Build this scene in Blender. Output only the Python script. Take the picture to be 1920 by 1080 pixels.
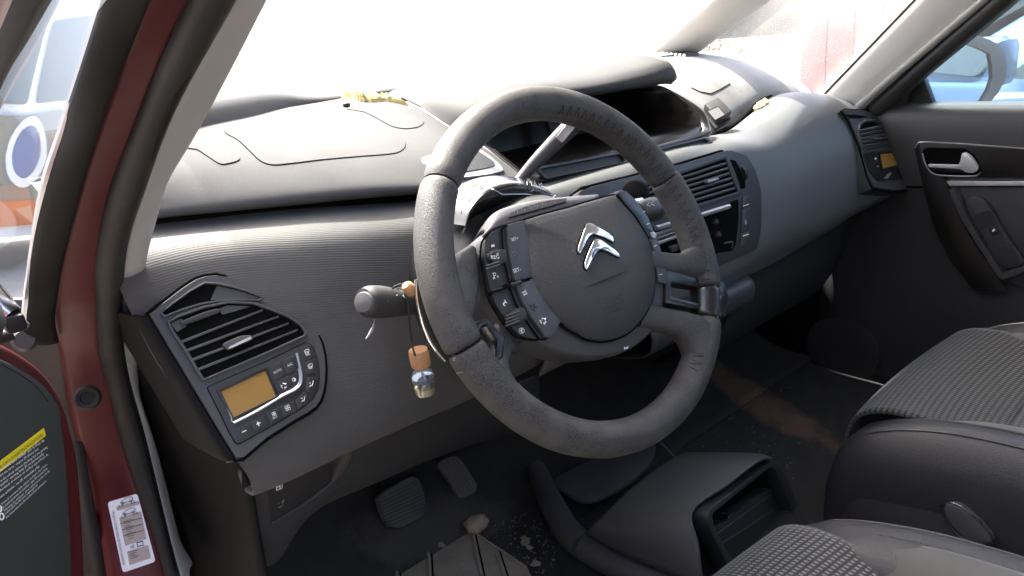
import bpy, bmesh, math, random
from mathutils import Vector, Matrix
from mathutils.bvhtree import BVHTree
random.seed(7)
for o in list(bpy.data.objects): bpy.data.objects.remove(o)
S = bpy.context.scene
COL = S.collection
R = math.radians
# ---------------------------------------------------------------- camera
# coordinates: X to the passenger side, Y to the front of the car, Z up; the steering wheel centre stands at (0,0,1)
Z0 = 1.0
CP = Vector((-.518, -.496, .22 + Z0)); YAW, PIT, ROL, FPX = R(39.94), R(-18.49), R(-5.35), 1358.
cf = Vector((math.sin(YAW)*math.cos(PIT), math.cos(YAW)*math.cos(PIT), math.sin(PIT)))
r0 = Vector((math.cos(YAW), -math.sin(YAW), 0)); u0 = r0.cross(cf)
cr = r0*math.cos(ROL) + u0*math.sin(ROL); cu = u0*math.cos(ROL) - r0*math.sin(ROL)
cam = bpy.data.cameras.new('camera'); camo = bpy.data.objects.new('camera', cam); COL.objects.link(camo)
m = Matrix((cr, cu, -cf)).transposed().to_4x4(); m.translation = CP; camo.matrix_world = m
cam.sensor_width = 36; cam.lens = 36*FPX/1920; cam.clip_start = .02; cam.clip_end = 500
S.camera = camo
# ---------------------------------------------------------------- sky, sun, exposure
SUN_AZ, SUN_EL = R(3), R(58)
w = bpy.data.worlds.new('World'); S.world = w; w.use_nodes = True
nt = w.node_tree; nt.nodes.clear()
sky = nt.nodes.new('ShaderNodeTexSky'); sky.sky_type = 'NISHITA'; sky.sun_disc = False
sky.sun_elevation = SUN_EL; sky.sun_rotation = SUN_AZ; sky.dust_density = 6; sky.air_density = .6; sky.ozone_density = .4
bg = nt.nodes.new('ShaderNodeBackground'); bg.inputs['Strength'].default_value = .15
wo = nt.nodes.new('ShaderNodeOutputWorld')
nt.links.new(sky.outputs[0], bg.inputs[0]); nt.links.new(bg.outputs[0], wo.inputs[0])
sl = bpy.data.lights.new('sun', 'SUN'); sl.energy = 3.0; sl.angle = R(.6); sl.color = (1, .95, .87)
so = bpy.data.objects.new('sun', sl); COL.objects.link(so); so.location = (2, 8, 9)
sd = -Vector((math.sin(SUN_AZ)*math.cos(SUN_EL), math.cos(SUN_AZ)*math.cos(SUN_EL), math.sin(SUN_EL)))
so.rotation_euler = sd.to_track_quat('-Z', 'Y').to_euler()
S.render.engine = 'CYCLES'
S.cycles.max_bounces = 10; S.cycles.diffuse_bounces = 5; S.cycles.glossy_bounces = 4; S.cycles.transparent_max_bounces = 16
S.cycles.sample_clamp_indirect = 6
S.view_settings.view_transform = 'Standard'; S.view_settings.look = 'None'; S.view_settings.gamma = 1
S.view_settings.use_curve_mapping = False; S.view_settings.exposure = 3.2

# ---------------------------------------------------------------- points
def V(x, y, z): return Vector((x, y, z + Z0))
def ray(px, py): return cf + cr*((px-960)/FPX) - cu*((py-540)/FPX)
def U(px, py, X=None, Y=None, Z=None):
    """measured point of the photograph -> point of the car, on the plane X, Y or Z (metres)"""
    d = ray(px, py)
    if X is not None: t = (X-CP.x)/d.x
    elif Y is not None: t = (Y-CP.y)/d.y
    else: t = (Z+Z0-CP.z)/d.z
    return CP + d*t
class Plane:
    def __init__(s, P, N):
        s.P = V(*P); s.N = Vector(N).normalized()
        if s.N.dot(CP-s.P) < 0: s.N = -s.N
    def at(s, px, py, h=0):
        d = ray(px, py); P = s.P + s.N*h
        return CP + d*((P-CP).dot(s.N)/d.dot(s.N))
def L(a, b, t): return a + (b-a)*t
# ---------------------------------------------------------------- materials
def nd(t, k, **kw):
    n = t.nodes.new(k)
    for a, b in kw.items(): setattr(n, a, b)
    return n
def pbr(name, col, rough=.5, metal=0, bump=None, var=0, vscale=60, sheen=0, coat=0, spec=.5, dust=0, dcol=(.32,.30,.27), uv=None, trans=0, rvar=0, crack=0):
    mt = bpy.data.materials.new(name); mt.use_nodes = True; t = mt.node_tree
    b = t.nodes['Principled BSDF']; b.inputs['Base Color'].default_value = (*col, 1); b.inputs['Roughness'].default_value = rough
    b.inputs['Metallic'].default_value = metal; b.inputs['Specular IOR Level'].default_value = spec
    b.inputs['Sheen Weight'].default_value = sheen; b.inputs['Sheen Roughness'].default_value = .45; b.inputs['Coat Weight'].default_value = coat; b.inputs['Coat Roughness'].default_value = .08
    b.inputs['Transmission Weight'].default_value = trans
    tc = nd(t, 'ShaderNodeTexCoord'); src = tc.outputs['Object']
    csock = None
    if var or dust:
        n = nd(t, 'ShaderNodeTexNoise'); n.inputs['Scale'].default_value = vscale; n.inputs['Detail'].default_value = 6; n.inputs['Roughness'].default_value = .65
        t.links.new(src, n.inputs['Vector'])
        mx = nd(t, 'ShaderNodeMix', data_type='RGBA'); mx.inputs[6].default_value = tuple(c*(1-var) for c in col)+(1,); mx.inputs[7].default_value = tuple(c*(1+var) for c in col)+(1,)
        t.links.new(n.outputs['Fac'], mx.inputs[0]); csock = mx.outputs[2]
        if rvar:
            mr = nd(t, 'ShaderNodeMapRange'); mr.inputs[1].default_value = .35; mr.inputs[2].default_value = .65; mr.inputs[3].default_value = rough-rvar; mr.inputs[4].default_value = rough+rvar
            t.links.new(n.outputs['Fac'], mr.inputs[0]); t.links.new(mr.outputs[0], b.inputs['Roughness'])
    if dust:
        n2 = nd(t, 'ShaderNodeTexNoise'); n2.inputs['Scale'].default_value = 900; n2.inputs['Detail'].default_value = 3
        t.links.new(src, n2.inputs['Vector'])
        n3 = nd(t, 'ShaderNodeTexNoise'); n3.inputs['Scale'].default_value = 9; n3.inputs['Detail'].default_value = 5; t.links.new(src, n3.inputs['Vector'])
        r1 = nd(t, 'ShaderNodeMapRange'); r1.inputs[1].default_value = .58; r1.inputs[2].default_value = .75; r1.inputs[4].default_value = dust*2.2; t.links.new(n2.outputs['Fac'], r1.inputs[0])
        r2 = nd(t, 'ShaderNodeMapRange'); r2.inputs[1].default_value = .35; r2.inputs[2].default_value = .7; r2.inputs[4].default_value = dust; t.links.new(n3.outputs['Fac'], r2.inputs[0])
        ad = nd(t, 'ShaderNodeMath', operation='ADD', use_clamp=True); t.links.new(r1.outputs[0], ad.inputs[0]); t.links.new(r2.outputs[0], ad.inputs[1])
        m2 = nd(t, 'ShaderNodeMix', data_type='RGBA'); m2.inputs[7].default_value = (*dcol, 1); t.links.new(ad.outputs[0], m2.inputs[0]); t.links.new(csock, m2.inputs[6]); csock = m2.outputs[2]
    if csock: t.links.new(csock, b.inputs['Base Color'])
    if bump:
        kind, sc, st, dist = bump
        if kind == 'noise':
            n = nd(t, 'ShaderNodeTexNoise'); n.inputs['Scale'].default_value = sc; n.inputs['Detail'].default_value = 3; t.links.new(src, n.inputs['Vector']); h = n.outputs['Fac']
        elif kind == 'leather':
            n = nd(t, 'ShaderNodeTexVoronoi', feature='DISTANCE_TO_EDGE'); n.inputs['Scale'].default_value = sc
            ns = nd(t, 'ShaderNodeTexNoise'); ns.inputs['Scale'].default_value = sc*.5; t.links.new(src, ns.inputs['Vector'])
            mxv = nd(t, 'ShaderNodeMix', data_type='VECTOR'); mxv.inputs[0].default_value = .004; t.links.new(src, mxv.inputs[4]); t.links.new(ns.outputs['Color'], mxv.inputs[5]); t.links.new(mxv.outputs[1], n.inputs['Vector'])
            rm = nd(t, 'ShaderNodeMapRange'); rm.inputs[2].default_value = .16; t.links.new(n.outputs['Distance'], rm.inputs[0]); h = rm.outputs[0]
            if crack and csock:
                nm = nd(t, 'ShaderNodeTexNoise'); nm.inputs['Scale'].default_value = 38; nm.inputs['Detail'].default_value = 4; t.links.new(src, nm.inputs['Vector'])
                mm = nd(t, 'ShaderNodeMapRange'); mm.inputs[1].default_value = .42; mm.inputs[2].default_value = .58; mm.inputs[4].default_value = crack; t.links.new(nm.outputs['Fac'], mm.inputs[0])
                iv = nd(t, 'ShaderNodeMath', operation='SUBTRACT'); iv.inputs[0].default_value = 1; t.links.new(h, iv.inputs[1])
                ml = nd(t, 'ShaderNodeMath', operation='MULTIPLY'); t.links.new(iv.outputs[0], ml.inputs[0]); t.links.new(mm.outputs[0], ml.inputs[1])
                mk_ = nd(t, 'ShaderNodeMix', data_type='RGBA'); mk_.inputs[7].default_value = (.008,.008,.008,1); t.links.new(ml.outputs[0], mk_.inputs[0]); t.links.new(csock, mk_.inputs[6]); t.links.new(mk_.outputs[2], b.inputs['Base Color'])
        elif kind == 'ribs':
            n = nd(t, 'ShaderNodeTexWave', bands_direction='Y'); n.inputs['Scale'].default_value = sc; n.inputs['Distortion'].default_value = .6; n.inputs['Detail'].default_value = 1; n.inputs['Detail Scale'].default_value = .4
            t.links.new(tc.outputs['UV'], n.inputs['Vector']); h = n.outputs['Fac']
        bp = nd(t, 'ShaderNodeBump'); bp.inputs['Strength'].default_value = st; bp.inputs['Distance'].default_value = dist
        t.links.new(h, bp.inputs['Height']); t.links.new(bp.outputs[0], b.inputs['Normal'])
    return mt
def glass(name, tint=(.92,.95,.94), dirt=.1, gloss=.06, scale=14, fine=500, veil=(.8,.8,.77)):
    """thin pane: clear, with a film of dust that scatters light, and a weak mirror"""
    mt = bpy.data.materials.new(name); mt.use_nodes = True; t = mt.node_tree; t.nodes.clear()
    o = nd(t, 'ShaderNodeOutputMaterial'); tr = nd(t, 'ShaderNodeBsdfTransparent'); tr.inputs[0].default_value = (*tint, 1)
    tl = nd(t, 'ShaderNodeBsdfTranslucent'); tl.inputs[0].default_value = (*veil, 1)
    df = nd(t, 'ShaderNodeBsdfDiffuse'); df.inputs[0].default_value = (.5,.48,.44,1)
    md = nd(t, 'ShaderNodeMixShader'); md.inputs[0].default_value = .35; t.links.new(tl.outputs[0], md.inputs[1]); t.links.new(df.outputs[0], md.inputs[2])
    tc = nd(t, 'ShaderNodeTexCoord')
    a = nd(t, 'ShaderNodeTexNoise'); a.inputs['Scale'].default_value = scale; a.inputs['Detail'].default_value = 6; t.links.new(tc.outputs['Object'], a.inputs['Vector'])
    c = nd(t, 'ShaderNodeTexNoise'); c.inputs['Scale'].default_value = fine; c.inputs['Detail'].default_value = 2; t.links.new(tc.outputs['Object'], c.inputs['Vector'])
    ma = nd(t, 'ShaderNodeMapRange'); ma.inputs[1].default_value = .3; ma.inputs[2].default_value = .7; ma.inputs[3].default_value = dirt*.7; ma.inputs[4].default_value = dirt*1.3; t.links.new(a.outputs['Fac'], ma.inputs[0])
    mc = nd(t, 'ShaderNodeMapRange'); mc.inputs[1].default_value = .6; mc.inputs[2].default_value = .8; mc.inputs[4].default_value = dirt*1.2; t.links.new(c.outputs['Fac'], mc.inputs[0])
    ad = nd(t, 'ShaderNodeMath', operation='ADD', use_clamp=True); t.links.new(ma.outputs[0], ad.inputs[0]); t.links.new(mc.outputs[0], ad.inputs[1])
    m1 = nd(t, 'ShaderNodeMixShader'); t.links.new(ad.outputs[0], m1.inputs[0]); t.links.new(tr.outputs[0], m1.inputs[1]); t.links.new(md.outputs[0], m1.inputs[2])
    gl = nd(t, 'ShaderNodeBsdfGlossy'); gl.inputs['Roughness'].default_value = .02
    lw = nd(t, 'ShaderNodeLayerWeight'); lw.inputs[0].default_value = .5
    pw = nd(t, 'ShaderNodeMath', operation='POWER'); pw.inputs[1].default_value = 5; t.links.new(lw.outputs['Facing'], pw.inputs[0])
    fr = nd(t, 'ShaderNodeMath', operation='MULTIPLY_ADD', use_clamp=True); fr.inputs[1].default_value = .85; fr.inputs[2].default_value = gloss; t.links.new(pw.outputs[0], fr.inputs[0])
    m2 = nd(t, 'ShaderNodeMixShader'); t.links.new(fr.outputs[0], m2.inputs[0]); t.links.new(m1.outputs[0], m2.inputs[1]); t.links.new(gl.outputs[0], m2.inputs[2])
    t.links.new(m2.outputs[0], o.inputs[0]); return mt
def weave(name, col, col2, su, sv, str_=.9):
    mt = bpy.data.materials.new(name); mt.use_nodes = True; t = mt.node_tree; b = t.nodes['Principled BSDF']
    b.inputs['Roughness'].default_value = .85; b.inputs['Sheen Weight'].default_value = .25; b.inputs['Specular IOR Level'].default_value = .25
    tc = nd(t, 'ShaderNodeTexCoord'); sp = nd(t, 'ShaderNodeSeparateXYZ'); t.links.new(tc.outputs['UV'], sp.inputs[0])
    def s(i, k, ph=None):
        m1 = nd(t, 'ShaderNodeMath', operation='MULTIPLY'); m1.inputs[1].default_value = k; t.links.new(sp.outputs[i], m1.inputs[0]); q = m1.outputs[0]
        if ph is not None:
            a = nd(t, 'ShaderNodeMath', operation='ADD'); t.links.new(q, a.inputs[0]); t.links.new(ph, a.inputs[1]); q = a.outputs[0]
        m2 = nd(t, 'ShaderNodeMath', operation='SINE'); t.links.new(q, m2.inputs[0]); return m2.outputs[0]
    a = s(0, su); c = s(1, sv)
    ma = nd(t, 'ShaderNodeMath', operation='MAXIMUM'); 
    p = nd(t, 'ShaderNodeMath', operation='MULTIPLY'); p.inputs[1].default_value = .8; t.links.new(a, p.inputs[0])
    mi = nd(t, 'ShaderNodeMath', operation='MINIMUM'); t.links.new(p.outputs[0], mi.inputs[0]); t.links.new(c, mi.inputs[1])
    h = nd(t, 'ShaderNodeMapRange'); h.inputs[1].default_value = -.5; h.inputs[2].default_value = .5; t.links.new(mi.outputs[0], h.inputs[0])
    mx = nd(t, 'ShaderNodeMix', data_type='RGBA'); mx.inputs[6].default_value = (*col2, 1); mx.inputs[7].default_value = (*col, 1); t.links.new(h.outputs[0], mx.inputs[0]); t.links.new(mx.outputs[2], b.inputs['Base Color'])
    bp = nd(t, 'ShaderNodeBump'); bp.inputs['Strength'].default_value = str_; bp.inputs['Distance'].default_value = .0016; t.links.new(h.outputs[0], bp.inputs['Height']); t.links.new(bp.outputs[0], b.inputs['Normal'])
    return mt
M = {}
M['pad'] = pbr('dash_pad', (.050,.050,.051), .75, bump=('noise', 1500, .22, .0006), var=.10, vscale=25, sheen=0, dust=.05, spec=.2)
M['padtop'] = pbr('dusty_glare_dash_pad', (.060,.060,.060), .6, bump=('noise', 1500, .22, .0006), var=.10, vscale=25, sheen=.2, dust=.30, dcol=(.50,.48,.45))  # extra pale dust paints the sun glare on the passenger pad
M['liner'] = pbr('headliner_lit_pillar', (.62,.60,.57), .9, bump=('noise', 700, .3, .0006), var=.04)  # roof lining; its pale tone also paints light onto the passenger pillars
M['rib'] = pbr('dash_ribbed', (.068,.068,.066), .74, spec=.25, bump=('ribs', 122, .22, .0007), var=.08, sheen=.03, dust=.06, dcol=(.34,.32,.29))
M['ribp'] = pbr('dash_ribbed_satin_lit', (.098,.101,.101), .50, bump=('ribs', 122, .16, .0006), var=.06, dust=.05, dcol=(.34,.32,.29))  # paler trim copy: the brighter passenger-side light is put into its colour
M['plas'] = pbr('plastic', (.046,.046,.048), .45, bump=('noise', 1800, .15, .0004), var=.08, dust=.02)
M['dark'] = pbr('dark_plastic', (.020,.020,.020), .55, bump=('noise', 1200, .2, .0004), var=.1)
M['kick'] = pbr('kick_plastic', (.034,.034,.034), .6, bump=('noise', 1200, .2, .0004), var=.15, vscale=12)
M['shadeblack'] = pbr('black_plastic', (.007,.007,.007), .8, var=.2, spec=.15)  # black plastic, darkened further to carry the shade beside the vent pod
M['hole'] = pbr('cavity_black', (.004,.004,.004), .9, spec=.05)
M['gloss'] = pbr('piano_black', (.010,.010,.010), .28, coat=0, var=.1, dust=.03, dcol=(.2,.19,.18))
M['archgloss'] = pbr('arch_lacquer', (.012,.011,.010), .22)
M['screen'] = pbr('dark_screen', (.016,.012,.010), .28, var=.1, dust=.02)
M['lcd'] = pbr('amber_lcd', (.27,.145,.022), .45, var=.06, vscale=300, dust=.05, dcol=(.5,.4,.25))
M['silver'] = pbr('silver_plastic', (.42,.43,.45), .32, metal=.6, var=.05)
M['chrome'] = pbr('chrome', (.82,.82,.83), .09, metal=1, var=.03)
M['chromed'] = pbr('worn_chrome', (.62,.62,.63), .2, metal=1, var=.1)
M['grey'] = pbr('pillar_trim', (.30,.295,.285), .72, bump=('noise', 900, .25, .0005), var=.06, vscale=30)
M['seal'] = pbr('rubber_seal', (.011,.011,.011), .62, spec=.25, bump=('noise', 400, .2, .0006), var=.25, vscale=40, dust=.03)
M['red'] = pbr('dark_red_paint', (.062,.0052,.0068), .50, coat=.05, spec=.3, var=.12, vscale=15, dust=.03, dcol=(.2,.1,.09))
M['blackpaint'] = pbr('black_frame', (.020,.019,.018), .45, var=.2, vscale=30, dust=.03)
M['leather'] = pbr('wheel_leather', (.055,.053,.051), .60, crack=.9, bump=('leather', 500, .32, .0008), var=.35, vscale=45, dust=.07, dcol=(.17,.165,.155), rvar=.08, spec=.4)
M['leather2'] = pbr('smooth_leather', (.036,.036,.040), .42, bump=('leather', 700, .35, .0006), var=.2, vscale=50, dust=.02)
M['padskin'] = pbr('airbag_skin', (.040,.040,.040), .48, bump=('leather', 560, .8, .0008), var=.06, dust=.02)
M['seatleather'] = pbr('seat_leather', (.038,.038,.042), .40, bump=('leather', 420, .4, .0007), var=.1, vscale=20)
M['suede'] = pbr('seat_suede', (.085,.085,.080), .9, bump=('noise', 700, .3, .0006), var=.12, vscale=18, sheen=.3)
M['fabric'] = weave('seat_weave', (.11,.108,.102), (.022,.022,.022), 740, 930)
M['fabricd'] = weave('seat_weave_pale', (.19,.187,.175), (.030,.030,.030), 785, 1140)
M['carpet'] = pbr('carpet', (.032,.031,.029), .95, bump=('noise', 600, .8, .002), var=.5, vscale=30, dust=.05, dcol=(.14,.12,.10))
def stain(mat, c, e1, r1, r2, col):
    """brown worn-in dirt with a soft uneven edge: an ellipse on the carpet"""
    t = mat.node_tree; b = t.nodes['Principled BSDF']; old = b.inputs['Base Color'].links[0].from_socket
    g_ = nd(t, 'ShaderNodeNewGeometry'); sb = nd(t, 'ShaderNodeVectorMath', operation='SUBTRACT'); sb.inputs[1].default_value = c; t.links.new(g_.outputs['Position'], sb.inputs[0])
    e1 = Vector(e1).normalized(); e2 = Vector((-e1.y, e1.x, 0)); sq = []
    for e, r in ((e1, r1), (e2, r2)):
        d = nd(t, 'ShaderNodeVectorMath', operation='DOT_PRODUCT'); d.inputs[1].default_value = e/r; t.links.new(sb.outputs[0], d.inputs[0])
        p = nd(t, 'ShaderNodeMath', operation='MULTIPLY'); t.links.new(d.outputs['Value'], p.inputs[0]); t.links.new(d.outputs['Value'], p.inputs[1]); sq.append(p.outputs[0])
    a = nd(t, 'ShaderNodeMath', operation='ADD'); t.links.new(sq[0], a.inputs[0]); t.links.new(sq[1], a.inputs[1])
    n = nd(t, 'ShaderNodeTexNoise'); n.inputs['Scale'].default_value = 22; n.inputs['Detail'].default_value = 8; n.inputs['Roughness'].default_value = .7; t.links.new(g_.outputs['Position'], n.inputs['Vector'])
    k = nd(t, 'ShaderNodeMath', operation='MULTIPLY_ADD'); k.inputs[1].default_value = 2.6; k.inputs[2].default_value = -1.3; t.links.new(n.outputs['Fac'], k.inputs[0])
    q = nd(t, 'ShaderNodeMath', operation='ADD'); t.links.new(a.outputs[0], q.inputs[0]); t.links.new(k.outputs[0], q.inputs[1])
    m_ = nd(t, 'ShaderNodeMapRange', interpolation_type='SMOOTHSTEP'); m_.inputs[1].default_value = 1.25; m_.inputs[2].default_value = .25; t.links.new(q.outputs[0], m_.inputs[0])
    x = nd(t, 'ShaderNodeMix', data_type='RGBA'); x.inputs[7].default_value = (*col, 1); t.links.new(m_.outputs[0], x.inputs[0]); t.links.new(old, x.inputs[6]); t.links.new(x.outputs[2], b.inputs['Base Color'])
stain(M['carpet'], (.83,.27,.40), (-.13,-.36,0), .22, .055, (.15,.095,.065))
stain(M['carpet'], (.05,.44,.40), (1,-.3,0), .16, .06, (.075,.069,.060))
M['carpetb'] = pbr('dusty_carpet', (.11,.075,.055), .95, bump=('noise', 500, .8, .002), var=.5, vscale=22, dust=.12, dcol=(.20,.15,.11))
M['pedal'] = pbr('worn_pedal_rubber', (.085,.083,.078), .75, bump=('noise', 500, .4, .0006), var=.35, vscale=70, dust=.12, dcol=(.22,.20,.17))
M['heel'] = pbr('heel_pad_rubber', (.34,.285,.22), .85, bump=('noise', 300, .6, .001), var=.4, vscale=35, dust=.25, dcol=(.22,.19,.15))
M['rail'] = pbr('rail_plastic', (.062,.063,.066), .55, bump=('noise', 500, .3, .0005), var=.2, dust=.08)
M['white'] = pbr('white_print', (.72,.72,.72), .6)
M['dim'] = pbr('dim_print', (.12,.12,.125), .6)
M['ink'] = pbr('black_ink', (.02,.02,.022), .6)
M['foam'] = pbr('yellow_foam', (.62,.50,.22), .9, bump=('noise', 350, 1, .003), var=.25, vscale=120)
M['cork'] = pbr('cork', (.42,.22,.10), .8, bump=('noise', 600, .6, .001), var=.3, vscale=400)
M['cord'] = pbr('black_cord', (.012,.012,.013), .8)
M['thread'] = pbr('grey_thread', (.25,.25,.25), .8)
M['stitch'] = pbr('black_thread', (.010,.010,.011), .7)
M['yellow'] = pbr('yellow_label', (.62,.50,.012), .5)
M['paper'] = pbr('sticker_paper', (.60,.63,.70), .5, var=.06)
M['band'] = pbr('sticker_band', (.30,.26,.25), .5)
M['satin'] = pbr('satin_chrome', (.78,.78,.79), .24, metal=.55, var=.03)
M['mirror'] = pbr('mirror_glass', (.85,.87,.88), .015, metal=1)
M['wind'] = glass('windscreen_glass', (.95,.97,.96), .20, .04)
M['quart'] = glass('quarter_glass', (.93,.96,.95), .24, .04, 8, 260)
M['side'] = glass('door_glass', (.74,.88,.88), .055, .06, 10, 220, (.75,.8,.8))
M['film'] = glass('window_film', (.86,.95,.86), .14, .10, 10, 300, (.75,.82,.7))
M['vial'] = glass('vial_glass', (.93,.95,.95), .02, .12)
M['ground'] = pbr('pale_gravel', (.22,.21,.195), .95, bump=('noise', 40, .6, .02), var=.25, vscale=3)
# ---------------------------------------------------------------- objects
def put(o, label=None, cat=None, group=None, kind=None):
    if label: o['label'] = label
    if cat: o['category'] = cat
    if group: o['group'] = group
    if kind: o['kind'] = kind
    return o
def thing(name, base, label, cat, group=None):
    o = bpy.data.objects.new(name, None); COL.objects.link(o); o.location = base; o.empty_display_size = .05
    return put(o, label, cat, group)
def worldloc(o):
    l = o.location.copy()
    while o.parent: o = o.parent; l += o.location
    return l
def mk(name, verts, faces, mat, parent=None, smooth=True, uvs=None, sharp=38, bevel=0, bseg=2, solid=0):
    verts = [Vector(v) for v in verts]
    lo = Vector([min(v[i] for v in verts) for i in range(3)]); hi = Vector([max(v[i] for v in verts) for i in range(3)])
    c = (lo+hi)/2
    me = bpy.data.meshes.new(name); me.from_pydata([v-c for v in verts], [], faces)
    if uvs:
        ul = me.uv_layers.new(name='UVMap')
        for lp in me.loops: ul.data[lp.index].uv = uvs[lp.vertex_index]
    bm = bmesh.new(); bm.from_mesh(me)
    bmesh.ops.recalc_face_normals(bm, faces=bm.faces)
    if bevel:
        es = [e for e in bm.edges if e.is_manifold and e.calc_face_angle(0) > R(30)]
        bmesh.ops.bevel(bm, geom=es, offset=bevel, segments=bseg, profile=.5, affect='EDGES', clamp_overlap=True)
    bm.to_mesh(me); bm.free()
    for p in me.polygons: p.use_smooth = smooth
    if smooth and sharp: me.set_sharp_from_angle(angle=R(sharp))
    me.materials.append(M[mat] if isinstance(mat, str) else mat)
    o = bpy.data.objects.new(name, me); COL.objects.link(o)
    if parent: o.parent = parent; o.location = c - worldloc(parent)
    else: o.location = c
    if solid:
        md = o.modifiers.new('thickness', 'SOLIDIFY'); md.thickness = solid; md.offset = 0
    return o
def crom(p0, p1, p2, p3, t):
    return .5*((2*p1)+(p2-p0)*t+(2*p0-5*p1+4*p2-p3)*t*t+(3*p1-p0-3*p2+p3)*t*t*t)
def spline(pts, n, closed=False):
    k = len(pts); out = []
    segs = k if closed else k-1
    for i in range(n):
        s = i/n*segs if closed else i/(n-1)*segs
        j = min(int(s), segs-1); t = s-j
        g = (lambda q: pts[q % k]) if closed else (lambda q: pts[max(0, min(k-1, q))])
        a, b, c, d = g(j-1), g(j), g(j+1), g(j+2)
        if not closed:
            if j == 0: a = b*2-c
            if j == k-2: d = c*2-b
        out.append(crom(a, b, c, d, t))
    return out
def grid(name, rows, mat, parent=None, nu=24, nv=24, solid=.004, cu_=False, cv=False, sharp=0):
    rr = [spline(r, nv, cv) for r in rows]
    cols = [spline([r[j] for r in rr], nu, cu_) for j in range(nv)]
    vs, uv, fs = [], [], []
    for i in range(nu):
        d = 0
        for j in range(nv):
            vs.append(cols[j][i])
            if j: d += (cols[j][i]-cols[j-1][i]).length
            uv.append((0, d))
    for j in range(nv):
        d = 0
        for i in range(nu):
            if i: d += (cols[j][i]-cols[j][i-1]).length
            uv[i*nv+j] = (d, uv[i*nv+j][1])
    for i in range(nu if cu_ else nu-1):
        for j in range(nv if cv else nv-1):
            a, b = i*nv+j, i*nv+(j+1) % nv; c, d = ((i+1) % nu)*nv+(j+1) % nv, ((i+1) % nu)*nv+j
            fs.append((a, b, c, d))
    return mk(name, vs, fs, mat, parent, True, uv, sharp, solid=solid)
def rnd(pts, r, seg=5):
    """round the corners of a closed polygon (radius in metres)"""
    out = []; k = len(pts)
    for i in range(k):
        a, b, c = pts[i-1], pts[i], pts[(i+1) % k]
        d1, d2 = a-b, c-b; l1, l2 = d1.length, d2.length
        q = min(r, l1*.48, l2*.48); p1, p2 = b+d1*(q/max(l1,1e-9)), b+d2*(q/max(l2,1e-9))
        for s in range(seg+1):
            t = s/seg; out.append(p1*(1-t)**2 + b*2*t*(1-t) + p2*t*t)
    return out
def prism(name, poly, h, mat, parent=None, bevel=0, bseg=2, smooth=True):
    n = len(poly); vs = list(poly)+[p+h for p in poly]
    fs = [tuple(range(n)), tuple(range(n, 2*n))]+[(i, (i+1) % n, n+(i+1) % n, n+i) for i in range(n)]
    return mk(name, vs, fs, mat, parent, smooth, bevel=bevel, bseg=bseg)
def ring(name, outer, inner, h, mat, parent=None, bevel=0):
    n = len(outer); vs = list(outer)+list(inner)+[p+h for p in outer]+[p+h for p in inner]; fs = []
    for i in range(n):
        j = (i+1) % n
        fs += [(i, j, n+j, n+i), (2*n+i, 2*n+j, 3*n+j, 3*n+i), (i, j, 2*n+j, 2*n+i), (n+i, n+j, 3*n+j, 3*n+i)]
    return mk(name, vs, fs, mat, parent, bevel=bevel)
def box(name, c, s, mat, parent=None, bevel=.003, rot=None):
    c = Vector(c); s = Vector(s)/2; R3 = rot or Matrix.Identity(3)
    vs = [c + R3 @ Vector((x*s.x, y*s.y, z*s.z)) for x in (-1,1) for y in (-1,1) for z in (-1,1)]
    fs = [(0,1,3,2),(4,5,7,6),(0,1,5,4),(2,3,7,6),(0,2,6,4),(1,3,7,5)]
    return mk(name, vs, fs, mat, parent, bevel=bevel)
def tubegeo(pts, rad, seg=10, closed=False, flat=None):
    n = len(pts); rad = rad if isinstance(rad, (list, tuple)) else [rad]*n
    T = []
    for i in range(n):
        a = pts[(i-1) % n] if (closed or i) else pts[0]; b = pts[(i+1) % n] if (closed or i < n-1) else pts[-1]
        T.append((b-a).normalized())
    up = Vector((0,0,1)) if abs(T[0].z) < .9 else Vector((1,0,0))
    if flat: up = Vector(flat)
    N = (up - T[0]*up.dot(T[0])).normalized(); vs, fs = [], []
    for i in range(n):
        if flat: up = Vector(flat); N = (up - T[i]*up.dot(T[i])).normalized()
        else: N = (N - T[i]*N.dot(T[i])).normalized()
        B = T[i].cross(N)
        for k in range(seg):
            a = 2*math.pi*k/seg; vs.append(pts[i] + (N*math.cos(a)+B*math.sin(a))*rad[i])
    for i in range(n if closed else n-1):
        for k in range(seg):
            j = (i+1) % n; fs.append((i*seg+k, i*seg+(k+1) % seg, j*seg+(k+1) % seg, j*seg+k))
    if not closed: fs += [tuple(range(seg)), tuple(range((n-1)*seg, n*seg))]
    return vs, fs
def tube(name, pts, rad, mat, parent=None, seg=10, closed=False, sm=0, sharp=50):
    pts = [Vector(p) for p in pts]
    if len(pts) < 2: print('SKIP', name); return None
    if sm:
        if isinstance(rad, (list, tuple)):
            rv = spline([Vector((r, 0, 0)) for r in rad], sm, closed); rad = [max(r.x, 1e-5) for r in rv]
        pts = spline(pts, sm, closed)
    vs, fs = tubegeo(pts, rad, seg, closed); return mk(name, vs, fs, mat, parent, sharp=sharp)
def merge(name, geos, mat, parent=None, **kw):
    vs, fs = [], []
    for a, b in geos:
        k = len(vs); vs += a; fs += [tuple(i+k for i in f) for f in b]
    return mk(name, vs, fs, mat, parent, **kw)
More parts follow.
